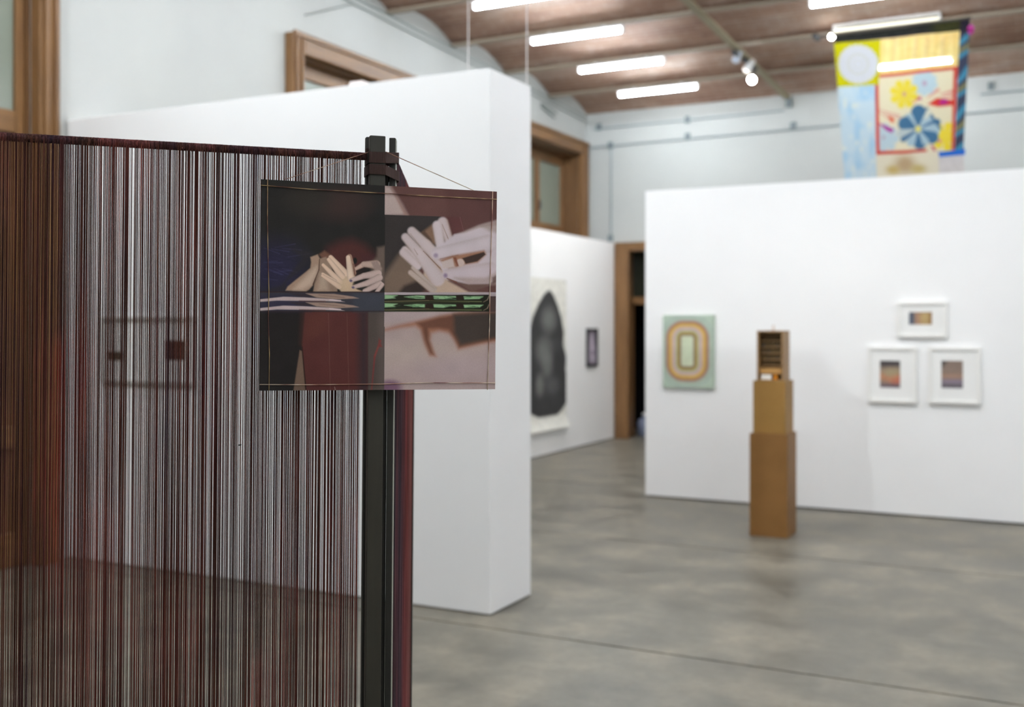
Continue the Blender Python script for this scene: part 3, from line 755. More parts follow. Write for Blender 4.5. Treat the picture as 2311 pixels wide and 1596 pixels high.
def p_green(cv):
    cv.fill((206, 200, 14))
    for k_ in range(22):
        t = k_ * 2 * math.pi / 22; cv.ell((468 + 156 * math.cos(t), 498 + 152 * math.sin(t)), 26, 26, (216, 218, 224), 0.25)
    cv.ell((468, 498), 160, 156, (214, 216, 222), 0.04)
    X, Y = (cv.x - TX[0]) * TX[2] - 468, (cv.y - TX[1]) * TX[2] - 498
    q = np.hypot(X, Y); an = np.arctan2(Y, X)
    mk = np.clip(1 - np.abs(q - 88 - 6 * np.sin(an * 12)) / 16, 0, 1) * 0.35 + np.clip(1 - np.abs(q - 40) / 12, 0, 1) * 0.2
    cv.c = cv.c * (1 - mk[:, None]) + lin((196, 190, 120)) * mk[:, None]
patch('green_square', [(250, 312), (668, 276), (652, 682), (280, 706)], 100, 100, p_green, cloth)
def p_yellow(cv):
    cv.fill((248, 226, 150)); cv.rect(640, 160, 1400, 320, (240, 200, 120), 60, 0.5)
    for i in range(9): cv.cap((700 + i * 80, 230), (690 + i * 80 + (i % 3 - 1) * 20, 560), 14, 10, (238, 196, 96), 16, 0.45)
    for x in (800, 1000, 1100, 1240): cv.cap((x, 260), (x - 20, 480), 8, 8, (208, 172, 138), 14, 0.5)
    mott(cv, 6, 0.92, 1.08, 4)
patch('yellow_panel', [(668, 276), (1385, 196), (1362, 516), (652, 592)], 90, 50, p_yellow, sheer)
def p_floral(cv):
    cv.fill((240, 230, 196))
    cv.flower((1070, 668), 112, 9, (196, 218, 226), 0.2, 0.3, 8); cv.ell((1070, 672), 22, 26, (196, 168, 190), 0.5)
    cv.flower((885, 765), 128, 8, (244, 222, 70), 0.3, 0.28, 8); cv.ell((885, 765), 18, 22, (206, 150, 150), 0.5)
    cv.flower((705, 1160), 125, 8, (196, 216, 224), 0.1, 0.3, 8); cv.ell((698, 1160), 14, 18, (190, 160, 180), 0.5)
    cv.flower((1255, 1150), 125, 7, (246, 222, 60), 0.5, 0.3, 8); cv.ell((1205, 1190), 14, 16, (220, 110, 150), 0.5)
    cv.poly([(640, 1025), (690, 1040), (790, 1082), (775, 1118), (725, 1098)], (176, 34, 148), 8)
    cv.poly([(735, 960), (790, 985), (800, 1020), (760, 1020)], (230, 90, 40), 10)
    for s in ((640, 905, 840, 960), (660, 930, 760, 1000), (700, 940, 850, 985)): cv.cap(s[:2], s[2:], 3, 6, (214, 96, 110), 6, 0.8)
    cv.poly([(1095, 860), (1180, 800), (1335, 822), (1335, 868), (1190, 884)], (216, 62, 48), 10)
    cv.poly([(1190, 850), (1240, 806), (1290, 836), (1240, 864)], (180, 42, 140), 10)
    for s in ((1100, 800, 1190, 730), (1210, 770, 1320, 740), (1230, 790, 1340, 780), (960, 850, 1030, 800)): cv.cap(s[:2], s[2:], 5, 14, (222, 120, 120), 8, 0.8)
    cv.poly([(995, 795), (1040, 805), (1045, 825), (1010, 815)], (186, 40, 130), 6)
    blue, pale = (72, 116, 150), (176, 200, 212)
    C = (1012, 1082)
    for t, r, w_, c in ((-1.55, 215, 74, blue), (-2.25, 170, 40, pale), (-2.75, 190, 72, blue), (-0.75, 180, 60, pale), (-0.35, 210, 34, blue), (0.1, 190, 64, pale), (0.55, 200, 62, blue), (1.45, 180, 66, blue), (2.1, 170, 42, pale), (2.9, 195, 40, (196, 206, 204)), (2.55, 190, 26, blue), (1.05, 160, 34, pale)):
        cv.cap((C[0] + 22 * math.cos(t), C[1] + 22 * math.sin(t)), (C[0] + (r - w_ * 0.9) * math.cos(t), C[1] + (r - w_ * 0.9) * math.sin(t)), 8, w_ * 0.95, c, 8)
    cv.cap((1090, 900), (1210, 1080), 14, 10, blue, 8); cv.cap((1075, 990), (1110, 930), 10, 26, (226, 226, 206), 8)
    cv.ell(C, 26, 28, (240, 226, 120), 0.3)
    red = (206, 66, 54)
    cv.poly([(640, 592), (1362, 512), (1362, 545), (640, 622)], red, 8)
    cv.poly([(610, 600), (650, 600), (662, 1320), (620, 1322)], red, 8); cv.poly([(1326, 520), (1370, 512), (1340, 1275), (1306, 1275)], red, 8)
    cv.poly([(630, 1284), (1090, 1262), (1090, 1300), (630, 1330)], red, 8)
    cv.poly([(1120, 1230), (1150, 1235), (1180, 1290), (1150, 1280)], (196, 50, 110), 8)
patch('floral_panel', [(612, 596), (1362, 514), (1332, 1282), (630, 1326)], 150, 150, p_floral, cloth, 0.002)
def p_strip(cv):
    cv.fill((66, 72, 92)); X, Y = (cv.x - TX[0]) * TX[2], (cv.y - TX[1]) * TX[2]
    ph = (Y + 0.9 * X + 26 * np.sin(Y / 60)) / 165
    a1 = np.clip(np.sin(ph * 2 * math.pi) * 2.2 - 0.7, 0, 1)[:, None]; cv.c = cv.c * (1 - a1) + lin((72, 142, 172)) * a1
    a2 = np.clip(np.sin(ph * math.pi + 2.1) * 3 - 2.1, 0, 1)[:, None] * 0.8; cv.c = cv.c * (1 - a2) + lin((150, 146, 92)) * a2
    tp = np.clip((250 - Y) / 60, 0, 1)[:, None]; cv.c = cv.c * (1 - tp) + lin((52, 46, 58)) * tp
patch('striped_strip', [(1385, 108), (1474, 86), (1415, 1262), (1334, 1284)], 20, 150, p_strip, cloth, -0.002)
def p_pale(cv):
    cv.fill((206, 226, 236)); n_ = vnoise(cv.x / 16, cv.y / 22, 6)[:, None]; m_ = vnoise(cv.x / 9 + 5, cv.y / 14, 9)[:, None]
    a = np.clip((n_ - 0.5) * 3, 0, 1); cv.c = cv.c * (1 - a) + lin((178, 212, 236)) * a
    b_ = np.clip((m_ - 0.6) * 3, 0, 1) * 0.8; cv.c = cv.c * (1 - b_) + lin((238, 240, 224)) * b_
patch('pale_blue_panel', [(280, 706), (620, 684), (632, 1720), (360, 1740)], 40, 100, p_pale, cloth)
patch('blue_band', [(1186, 1290), (1432, 1262), (1428, 1316), (1196, 1334)], 20, 8, lambda cv: cv.fill((44, 116, 216)), cloth, -0.004)
patch('grey_panel', [(1186, 1326), (1422, 1300), (1425, 1720), (1200, 1720)], 20, 30, lambda cv: (cv.fill((224, 217, 214)), mott(cv, 8, 0.93, 1.07, 3)), cloth)
def p_cream(cv):
    cv.fill((240, 230, 204)); cv.ell((890, 1400), 90, 80, (196, 168, 130), 0.7); cv.ell((1010, 1440), 70, 40, (204, 182, 120), 0.7); cv.ell((780, 1450), 60, 40, (206, 178, 110), 0.7)
patch('cream_panel', [(630, 1318), (1190, 1280), (1204, 1720), (640, 1730)], 50, 40, p_cream, cloth)
r0, r1 = Vector(t3((225, 240))), Vector(t3((1490, 78)))
MB().tube([r0, r1], 0.012, 10).build('rod', M['rod'], bn)
for f_ in (0.08, 0.5, 0.92):
    q = r0.lerp(r1, f_); MB().tube([q, (q.x, 11.08, zbeam(11.08) + 0.002)], 0.003, 6).build('cord', M['wire'], bn)
pc = Vector(t3((1480, 186), -0.02)); pv = MB()
rs = random.Random(2)
for i in range(240):
    d = Vector((rs.gauss(0, 1), rs.gauss(0, 1), rs.gauss(0, 1))).normalized(); e = Vector((d.x * 0.03, d.y * 0.03, d.z * 0.044))
    s_ = d.cross(Vector((0.3, 0.5, 0.8))).normalized() * 0.007; b0 = len(pv.v)
    pv.v += [tuple(pc + e * 0.1 + s_), tuple(pc + e * 0.1 - s_), tuple(pc + e - s_ * 0.8), tuple(pc + e + s_ * 0.8)]; pv.f.append((b0, b0 + 1, b0 + 2, b0 + 3))
po = pv.build('pompom', M['pink'], bn); po['kind'] = 'stuff'; po['label'] = 'magenta yarn pompom'

# ------------------------------------------------------------------ the thread screen (two hinged frames strung with dyed yarn)
TH = math.radians(17.0)
ROT = (0.0, 0.0087, YAW + TH)
TP = 2.05
top_p = at_depth(853, 320, TP)
lean = 0.0087 * 1.85
base = Vector((top_p.x - lean * CY, top_p.y - lean * SY, 0))
MS = Matrix.Translation(base) @ Euler(ROT).to_matrix().to_4x4()
MSI = MS.inverted()
def loom(px, py, yp):
    """point of the screen's own space on its plane y = yp that lies behind a photo pixel"""
    o_ = MSI @ Vector((0, 0, EYE)); d = (MSI.to_3x3() @ ray(px, py)); return o_ + d * ((yp - o_.y) / d.y)
scn = thing('thread_screen', tuple(base), 'folding screen of dark wooden posts strung with brown, red and purple yarn', 'screen', rot=ROT)
def lb(name, m, x0, x1, y0, y1, z0, z1, par=scn, bevel=0.0015): return MB().box(x0, x1, y0, y1, z0, z1).build(name, m, par, local=True, bevel=bevel)
ZT = loom(853, 306, 0.0).z
ROD_Z = loom(800, 352, 0.026).z
ROD_Y, ROD_R = 0.026, 0.0072
W = 1.06
lb('post', M['post'], -0.0150, 0.0148, 0.000, 0.017, 0.0, ZT)
lb('post', M['post_dark'], -0.0165, 0.0135, 0.036, 0.052, 0.0, ZT + 0.003)
lb('post', M['post'], -W - 0.030, -W, 0.000, 0.017, 0.0, ZT)
lb('post', M['post_dark'], -W - 0.030, -W, 0.036, 0.052, 0.0, ZT + 0.003)
BZ = 0.16
for z in (ROD_Z, BZ): MB().tube([(-W - 0.02, ROD_Y, z), (0.012, ROD_Y, z)], ROD_R * 0.75, 12).build('crossbar', M['post_dark'], scn, local=True)
lb('foot', M['post_dark'], -0.018, 0.018, -0.16, 0.22, 0.0, 0.03); lb('foot', M['post_dark'], -W - 0.033, -W + 0.003, -0.16, 0.22, 0.0, 0.03)

def strands(name, m, n_pitch, x0, x1, y, z0, z1, r, seed, par, gap_prob=0.0, along='x', jy=0.0008):
    rg = random.Random(seed); v, f = [], []; x = x0; NS = 6; K = 5
    while x < x1:
        rr = r * rg.uniform(0.75, 1.5); dx0, dx1 = rg.gauss(0, 0.0005), rg.gauss(0, 0.0011); yy = y + rg.uniform(-jy, jy)
        b0 = len(v)
        for i in range(K):
            t = i / (K - 1); z = z1 + (z0 - z1) * t; xc = x + dx0 * (1 - t) + dx1 * t
            for j in range(NS):
                a_ = 2 * math.pi * j / NS; p_ = (xc + rr * math.cos(a_), yy + rr * math.sin(a_), z)
                v.append(p_ if along == 'x' else (-p_[1], p_[0], z))
        for i in range(K - 1):
            for j in range(NS):
                q = b0 + i * NS; f.append((q + j, q + (j + 1) % NS, q + NS + (j + 1) % NS, q + NS + j))
        x += n_pitch * rg.uniform(0.55, 1.5)
        if rg.random() < gap_prob: x += n_pitch * rg.uniform(0.5, 1.3)
    o = mesh_obj(name, v, f, m, par, smooth=True, local=True); o['kind'] = 'stuff'; return o
o = strands('warp_threads', M['thread_a'], 0.00225, -W + 0.004, -0.0265, ROD_Y - ROD_R, BZ, ROD_Z, 0.00057, 1, scn, 0.10); o['label'] = 'front layer of dyed yarn'
o = strands('warp_threads', M['thread_b'], 0.0023, -W + 0.005, -0.0255, ROD_Y + ROD_R, BZ, ROD_Z, 0.00057, 2, scn, 0.12); o['label'] = 'back layer of dyed yarn'
def wrap(name, m, x0, x1, yc, zc, r, par, seed, step=0.0011, along='x'):
    rg = random.Random(seed); v, f = [], []; NS = 14; x = x0; rows = 0
    while x < x1:
        for dr_ in (0.0, 1.0):
            rr = r + (rg.uniform(0.0003, 0.0011) if dr_ else 0.0)
            for j in range(NS):
                a_ = 2 * math.pi * j / NS; p_ = (x + dr_ * step * 0.5, yc + rr * math.cos(a_), zc + rr * math.sin(a_))
                v.append(p_ if along == 'x' else (-p_[1], p_[0], p_[2]))
            rows += 1
        x += step
    for i in range(rows - 1):
        for j in range(NS):
            q = i * NS; f.append((q + j, q + (j + 1) % NS, q + NS + (j + 1) % NS, q + NS + j))
    o = mesh_obj(name, v, f, m, par, smooth=False, local=True); o['kind'] = 'stuff'; return o
o = wrap('yarn_wrapping', M['thread_w'], -W, -0.019, ROD_Y, ROD_Z, ROD_R, scn, 5); o['label'] = 'purple brown yarn looped over the top bar'
wrap('yarn_wrapping', M['thread_w'], -W, -0.019, ROD_Y, BZ, ROD_R, scn, 6)

# second frame, folded away behind: runs along +y of its own empty
near = MSI @ at_depth(888, 400, 2.10); far = MSI @ at_depth(931, 400, 2.78)
hx, hy = near.x, near.y
ang = math.atan2(-(far.x - near.x), far.y - near.y)
Wb = math.hypot(far.x - near.x, far.y - near.y)
wing = bpy.data.objects.new('side_frame', None); COL.objects.link(wing); wing.parent = scn; wing.location = (hx, hy, 0); wing.rotation_euler = (0, 0, ang)
def wb(name, m, x0, x1, y0, y1, z0, z1): return MB().box(x0, x1, y0, y1, z0, z1).build(name, m, wing, local=True, bevel=0.0012)
wb('post', M['post_dark'], -0.008, 0.004, -0.012, 0.016, 0.0, ZT + 0.002)
lit_edge_box = wb('lit_edge', mat('lit_post_edge', (150, 148, 138), 0.5, 0.3), 0.004, 0.0052, -0.011, 0.015, 0.0, ZT + 0.001)  # pale strip: light on the post's right side, put into colour
wb('post', M['post_dark'], -0.010, 0.0095, Wb - 0.016, Wb + 0.012, 0.0, ROD_Z + 0.002)
wb('post', M['post_dark'], -0.034, -0.010, -0.004, 0.014, 0.0, ZT - 0.06)
for z in (ROD_Z, BZ): MB().tube([(-0.002, -0.006, z), (-0.002, Wb + 0.006, z)], ROD_R * 0.75, 10).build('crossbar', M['post_dark'], wing, local=True)
strands('warp_threads', M['thread_c'], 0.0023, 0.030, Wb - 0.018, 0.002 - ROD_R, BZ, ROD_Z, 0.0007, 11, wing, 0.05, 'y')
strands('warp_threads', M['thread_c'], 0.0023, 0.030, Wb - 0.018, 0.002 + ROD_R, BZ, ROD_Z, 0.0007, 12, wing, 0.05, 'y')
wrap('yarn_wrapping', M['thread_c'], 0.018, Wb - 0.016, 0.002, ROD_Z, ROD_R, wing, 13, 0.0014, 'y')

# elastic straps lashing the frames together
def strap(name, outline, z_fn, h, par):
    """closed band: outline of (x, y) points, z_fn(i/n) -> bottom height"""
    n = len(outline); v, f = [], []
    cxm, cym = sum(p[0] for p in outline) / n, sum(p[1] for p in outline) / n
    for i, (x, y) in enumerate(outline):
        d = Vector((x - cxm, y - cym, 0)).normalized() * 0.0016; z = z_fn(i / n, x)
        v += [(x, y, z), (x, y, z + h), (x + d.x, y + d.y, z + h), (x + d.x, y + d.y, z)]
    for i in range(n):
        a_, b_ = 4 * i, 4 * ((i + 1) % n)
        for k_ in range(4): f.append((a_ + k_, a_ + (k_ + 1) % 4, b_ + (k_ + 1) % 4, b_ + k_))
    return mesh_obj(name, v, f, M['strap'], par, local=True)
def rounded(x0, x1, y0, y1, r, n=6):
    pts = []
    for (cx_, cy_, a0) in ((x1 - r, y1 - r, 0), (x0 + r, y1 - r, 90), (x0 + r, y0 + r, 180), (x1 - r, y0 + r, 270)):
        for i in range(n + 1):
            a_ = math.radians(a0 + 90 * i / n); pts.append((cx_ + r * math.cos(a_), cy_ + r * math.sin(a_)))
    return pts
za = loom(853, 370, 0.0).z; zc = loom(853, 394, 0.0).z
xo = hx + 0.0085
def lash(g_):
    return [(-0.0158 - g_, 0.0), (-0.0150, -0.0012 - g_), (0.0, -0.0014 - g_), (0.0148, -0.0012 - g_), (0.0162 + g_, 0.0), ((0.0162 + xo) / 2 + g_, hy * 0.42), (xo - 0.002 + g_, hy - 0.010), (xo + g_, hy - 0.004), (xo + g_, hy + 0.016), (xo - 0.004, hy + 0.024), (0.0, hy + 0.022), (-0.0150, hy + 0.016), (-0.0165 - g_, 0.045), (-0.0165 - g_, 0.02)]
strap('strap', lash(0.0), lambda t, x: za + 0.0016 + max(0, x - 0.012) * 0.18, 0.0208, scn)
strap('strap', lash(0.0008), lambda t, x: zc - max(0, x - 0.012) * 0.22, 0.0188, scn)
lb('strap_knot', M['strap'], -0.019, -0.012, 0.020, 0.034, ROD_Z - 0.004, ROD_Z + 0.016)
kx = loom(541, 1005, ROD_Y - ROD_R)
MB().lathe((kx.x - 0.003, ROD_Y - ROD_R - 0.001, kx.z), (1, 0, 0.15), [(0, 0.0004), (0.0012, 0.0011), (0.005, 0.0012), (0.0062, 0.0004)], 8).build('knot', M['post_dark'], scn, local=True, smooth=True)

# ------------------------------------------------------------------ the hanging double print
PY = -0.024
PXC = [(589.5, 404.5), (1121.5, 432.5), (1117.5, 878.5), (585.5, 882)]
L4c = [loom(*p, PY) for p in PXC]
pr_loc = MS @ Vector((sum(p.x for p in L4c) / 4, PY, min(p.z for p in L4c)))
prn = thing('hanging_print', tuple(pr_loc), 'square double photograph of overlapping hands hung from the screen post by a cord', 'print', rot=ROT)
PI_ = Euler(ROT).to_matrix().to_4x4(); PI_.translation = pr_loc; PI_ = PI_.inverted()
def pl(px, py, dy=0.0):
    return PI_ @ (MS @ loom(px, py, PY + dy))
ZA, ZB, ZC = (580, 390, 5.7), (850, 410, 6.139), (580, 650, 4.2018)
def paint_hands(cv):
    n1 = vnoise(cv.x / 26, cv.y / 26, 21); n2 = vnoise(cv.x / 7, cv.y / 2.2, 22)
    left = cv.x < 859.5 - (cv.y - 640) * 0.004
    # ---------------- left picture
    cv.clip = left & (cv.y < 661)
    cv.T = ZA; cv.fill((40, 38, 36))
    cv.ell((1040, 400), 320, 190, (62, 46, 42), 0.8, 0.9); cv.ell((620, 330), 260, 200, (50, 45, 40), 0.8)
    cv.ell((230, 1250), 330, 330, (46, 43, 70), 0.8, 0.8)
    rg = random.Random(9)
    for i in range(26):
        y_ = rg.uniform(960, 1420); x_ = rg.uniform(60, 380); l_ = rg.uniform(120, 260); s_ = rg.uniform(-0.25, 0.45)
        cv.cap((x_, y_), (x_ + l_, y_ + l_ * s_), 3, 7, (66, 62, 96) if i % 2 else (38, 36, 54), 8, 0.4)
    cv.poly([(350, 1530), (350, 1400), (480, 1300), (600, 1180), (640, 1080), (700, 1030), (400, 960), (560, 1100), (420, 1280), (300, 1450), (60, 1530)], (46, 43, 46), 30, 0.8)
    cv.poly([(830, 1080), (880, 960), (1010, 890), (1180, 860), (1340, 930), (1450, 1040), (1500, 1130), (1330, 1180), (1200, 1290), (1010, 1260), (900, 1180)], (78, 42, 38), 90)
    cv.poly([(1290, 1040), (1450, 1060), (1490, 1130), (1300, 1160)], (72, 40, 44), 50, 0.6)
    cv.poly([(760, 1050), (830, 1000), (910, 1060), (900, 1180), (820, 1120)], (110, 74, 56), 20)
    cv.poly([(655, 1085), (745, 1050), (775, 1110), (768, 1240), (742, 1340), (700, 1425), (640, 1500), (600, 1525), (350, 1515), (375, 1465), (480, 1375), (600, 1275), (655, 1225), (665, 1150)], (152, 124, 102), 12)
    cv.poly([(560, 1380), (690, 1240), (735, 1200), (735, 1290), (660, 1440), (560, 1500), (450, 1500)], (178, 154, 134), 40, 0.9)
    cv.poly([(770, 1105), (850, 1080), (900, 1170), (930, 1260), (990, 1400), (990, 1530), (690, 1530), (705, 1430), (748, 1330)], (140, 114, 94), 12)
    cv.poly([(780, 1300), (860, 1330), (880, 1520), (740, 1520)], (170, 146, 124), 50, 0.8)
    cv.cap((768, 1110), (760, 1250), 4, 5, (70, 44, 34), 5); cv.cap((760, 1250), (690, 1435), 5, 8, (76, 50, 38), 6)
    cv.ell((1215, 1132), 26, 42, (34, 31, 30), 0.3); cv.poly([(1235, 1265), (1330, 1225), (1350, 1245), (1270, 1290)], (44, 38, 36), 8)
    wr = (150, 126, 112)
    cv.poly([(1440, 1130), (1490, 1080), (1500, 960), (1600, 940), (1600, 1420), (1560, 1400), (1500, 1320), (1420, 1250)], (98, 82, 72), 30)
    cv.cap((1215, 1240), (1330, 1175), 20, 34, (176, 148, 132), 7, 1, (138, 104, 86)); cv.cap((1330, 1175), (1480, 1180), 36, 58, (168, 142, 128), 9, 1, (122, 98, 84))
    cv.poly([(1420, 1150), (1500, 1130), (1560, 1230), (1545, 1340), (1480, 1300)], (140, 118, 108), 16)
    cv.poly([(1010, 1340), (1060, 1250), (1110, 1255), (1220, 1300), (1200, 1390), (1180, 1440), (1240, 1500), (1320, 1530), (1040, 1530), (960, 1420)], (180, 152, 120), 12)
    for a, b, r0_, r1_ in (((910, 1088), (1090, 1290), 30, 44), ((885, 1118), (1045, 1330), 26, 44), ((816, 1188), (1020, 1400), 23, 42), ((810, 1300), (960, 1400), 18, 30), ((808, 1326), (1010, 1460), 20, 38)):
        cv.cap(a, b, r0_, r1_, (200, 172, 148), 6, 1, (152, 116, 88))
    cv.ell((1090, 1430), 80, 70, (188, 160, 126), 0.7, 0.8)
    cv.cap((1145, 1075), (1195, 1290), 30, 34, (150, 112, 92), 6); cv.cap((1128, 1090), (1160, 1350), 29, 44, (200, 176, 154), 6, 1, (160, 130, 106))
    cv.cap((1190, 1170), (1215, 1320), 4, 6, (84, 50, 40), 4, 0.9)
    for a, b, r0_, r1_ in (((1165, 1385), (1330, 1325), 27, 38), ((1330, 1325), (1500, 1300), 38, 55), ((1195, 1470), (1370, 1420), 24, 38), ((1370, 1420), (1520, 1350), 38, 48), ((1340, 1520), (1530, 1430), 30, 40), ((1490, 1535), (1560, 1440), 24, 28)):
        cv.cap(a, b, r0_, r1_, (180, 156, 148), 6, 1, (130, 104, 92))
    for p_ in ((1162, 1388), (1190, 1475)): cv.ell(p_, 19, 15, (98, 82, 106), 0.4)
    cv.rect(0, 1528, 1660, 1560, (52, 38, 36), 6)
    # ---------------- left lower pieces
    cv.clip = left & (cv.y >= 659.5); cv.T = ZC
    cv.fill((38, 34, 33))
    cv.poly([(435, 215), (1020, 215), (1020, 990), (440, 990), (405, 560)], (84, 42, 38), 10)
    cv.poly([(420, 215), (640, 215), (640, 420), (410, 520)], (88, 46, 36), 60, 0.7)
    cv.rect(930, 215, 1020, 990, (58, 44, 46), 60); cv.rect(1018, 215, 1180, 990, (78, 68, 62), 8); cv.rect(1120, 215, 1180, 990, (92, 80, 74), 40, 0.6)
    cv.poly([(385, 590), (405, 600), (440, 980), (328, 980)], (104, 82, 66), 8)
    cv.cap((408, 560), (440, 960), 3, 5, (40, 26, 22), 5)
    cv.cap((1135, 500), (1080, 650), 8, 9, (122, 54, 48), 7); cv.cap((1080, 650), (1050, 980), 8, 5, (116, 48, 46), 7); cv.poly([(1120, 470), (1150, 560), (1110, 560)], (114, 50, 46), 8)
    for x_ in (648, 820): cv.cap((x_, 240), (x_ + 18, 980), 2, 2, (112, 74, 68), 3, 0.55)
    cv.cap((705, 940), (715, 980), 3, 5, (150, 120, 112), 4, 0.6)
    cv.rect(0, 38, 1180, 222, (58, 56, 64), 3); cv.rect(0, 60, 480, 215, (50, 47, 66), 40, 0.9); cv.rect(880, 50, 1180, 222, (62, 64, 73), 30, 0.9)
    for k_ in (0, 84):
        cv.poly([(290, 52 + k_), (440, 50 + k_), (560, 80 + k_), (400, 88 + k_)], (56, 46, 50), 10, 0.8)
        cv.poly([(440, 52 + k_), (700, 56 + k_), (880, 82 + k_), (930, 98 + k_), (720, 107 + k_), (540, 90 + k_)], (146, 120, 104), 6)
        cv.cap((560, 66 + k_), (800, 92 + k_), 3, 4, (112, 84, 70), 4, 0.7)
        cv.poly([(28, 108 + k_), (240, 84 + k_), (430, 90 + k_), (690, 106 + k_), (800, 132 + k_), (580, 122 + k_), (380, 122 + k_), (180, 120 + k_), (28, 132 + k_)], (172, 152, 150), 5)
        cv.cap((380, 122 + k_), (620, 128 + k_), 4, 5, (98, 62, 56), 4, 0.8); cv.cap((660, 112 + k_), (760, 120 + k_), 5, 6, (190, 172, 176), 4, 0.8)
    cv.rect(0, 26, 1180, 44, (60, 44, 42), 3); cv.rect(0, 217, 1180, 228, (50, 40, 40), 3, 0.7)
    # ---------------- right picture, upper
    cv.clip = ~left & (cv.y < 664); cv.T = ZB
    cv.fill((96, 64, 58))
    cv.poly([(900, 50), (1700, 50), (1700, 700), (1000, 700)], (90, 58, 54), 60, 0.9)
    cv.poly([(40, 40), (140, 70), (210, 180), (300, 320), (375, 460), (40, 470)], (166, 146, 140), 45)
    cv.poly([(150, 90), (215, 190), (380, 460), (330, 460), (240, 280)], (138, 92, 70), 30, 0.6)
    cv.poly([(40, 455), (880, 482), (960, 600), (1000, 720), (800, 900), (300, 1560), (40, 1560)], (56, 50, 48), 4)
    cv.poly([(860, 480), (1000, 486), (1150, 500), (1180, 690), (1020, 760), (960, 640)], (92, 54, 52), 20)
    cv.poly([(720, 600), (760, 660), (800, 880), (700, 850), (560, 720)], (122, 92, 70), 30)
    cv.poly([(540, 740), (620, 680), (720, 800), (740, 880)], (70, 54, 44), 20, 0.7)
    cv.poly([(40, 1330), (240, 1040), (380, 880), (520, 960), (460, 1150), (600, 1420), (320, 1560), (40, 1560)], (112, 92, 76), 60)
    cv.poly([(330, 1440), (520, 1370), (640, 1490), (560, 1560), (230, 1560)], (58, 47, 42), 40)
    cv.poly([(1040, 740), (1180, 690), (1400, 600), (1700, 520), (1700, 700), (1100, 800)], (150, 130, 124), 22)
    cv.cap((1125, 490), (1180, 690), 3, 3, (128, 92, 90), 4, 0.6)
    OR = (150, 104, 76)
    cv.poly([(700, 1000), (880, 1150), (960, 1380), (1250, 1530), (1700, 1560), (720, 1560), (600, 1300)], (176, 150, 128), 24)
    for a, b, r0_, r1_ in (((460, 1195), (760, 1490), 30, 34), ((425, 1262), (720, 1500), 38, 42)):
        cv.cap(a, b, r0_, r1_, (168, 150, 140), 16, 1, (148, 124, 106))
    for a, b, r0_, r1_ in (((345, 945), (540, 1130), 50, 56), ((322, 985), (520, 1170), 56, 52), ((350, 770), (560, 1010), 56, 76), ((560, 1010), (800, 1340), 76, 110), ((440, 688), (640, 880), 62, 76), ((640, 880), (850, 1090), 76, 84)):
        cv.cap(a, b, r0_, r1_, (184, 168, 168), 20, 1, (166, 144, 136))
    cv.cap((470, 930), (520, 1010), 5, 7, (134, 96, 74), 7, 0.5); cv.cap((600, 960), (860, 1220), 4, 8, (120, 80, 56), 7, 0.85); cv.cap((420, 720), (560, 900), 4, 6, (146, 116, 98), 8, 0.5)
    cv.cap((880, 570), (960, 790), 78, 62, (180, 164, 164), 20, 1, (156, 124, 108)); cv.cap((800, 612), (850, 900), 70, 66, (186, 172, 174), 20, 1, (166, 146, 140))
    cv.cap((870, 590), (960, 800), 4, 7, (138, 98, 78), 7, 0.7)
    cv.poly([(740, 930), (900, 840), (1050, 730), (1190, 710), (1400, 640), (1700, 600), (1700, 1340), (1560, 1420), (1250, 1425), (1020, 1370), (910, 1290), (860, 1210), (840, 1100), (760, 1060)], (184, 170, 174), 22)
    cv.cap((800, 1000), (1540, 860), 84, 120, (186, 172, 176), 24, 0.9, (164, 146, 144)); cv.cap((940, 1290), (1560, 1240), 72, 120, (184, 168, 172), 24, 0.9, (164, 144, 140))
    cv.poly([(1440, 620), (1700, 560), (1700, 720), (1560, 690)], (146, 126, 116), 40, 0.7)
    cv.poly([(1050, 1330), (1500, 1340), (1700, 1230), (1700, 1420), (1250, 1440)], (156, 134, 128), 40, 0.8)
    cv.poly([(830, 1085), (1010, 1025), (1480, 950), (1510, 1010), (1385, 1125), (1190, 1155), (1080, 1185), (960, 1200)], OR, 26)
    cv.poly([(860, 1110), (1020, 1060), (1050, 1180), (880, 1210)], (182, 164, 158), 16); cv.ell((1130, 1125), 62, 55, (184, 162, 152), 0.25)
    cv.poly([(1030, 1050), (1070, 1045), (1110, 1170), (1080, 1175)], (124, 72, 48), 12)
    cv.poly([(1160, 1060), (1300, 1020), (1475, 975), (1500, 1010), (1380, 1105), (1210, 1140), (1190, 1100)], (66, 50, 43), 12)
    cv.cap((940, 1340), (1080, 1395), 6, 10, (112, 68, 48), 8); cv.poly([(1080, 1395), (1250, 1425), (1560, 1420), (1700, 1340), (1480, 1470), (1300, 1525)], (104, 78, 68), 20)
    cv.poly([(1600, 1330), (1700, 1270), (1700, 1390), (1600, 1420)], (92, 66, 58), 20, 0.8)
    cv.ell((780, 1022), 32, 30, (150, 128, 148), 0.7); cv.ell((918, 1300), 28, 30, (140, 116, 140), 0.7)
    cv.cap((840, 1070), (1100, 1018), 4, 6, (134, 86, 60), 7, 0.8)
    cv.rect(40, 1534, 1740, 1566, (158, 144, 148), 3)
    # ---------------- right picture, lower
    cv.clip = ~left & (cv.y >= 661.5); cv.T = ZC
    cv.fill((158, 138, 134))
    cv.ell((1500, 620), 500, 130, (168, 150, 140), 0.8, 0.8); cv.ell((1900, 760), 420, 120, (162, 142, 142), 0.8, 0.8)
    cv.rect(1170, 225, 1900, 330, (160, 142, 142), 30, 0.7)
    OB = (150, 96, 60)
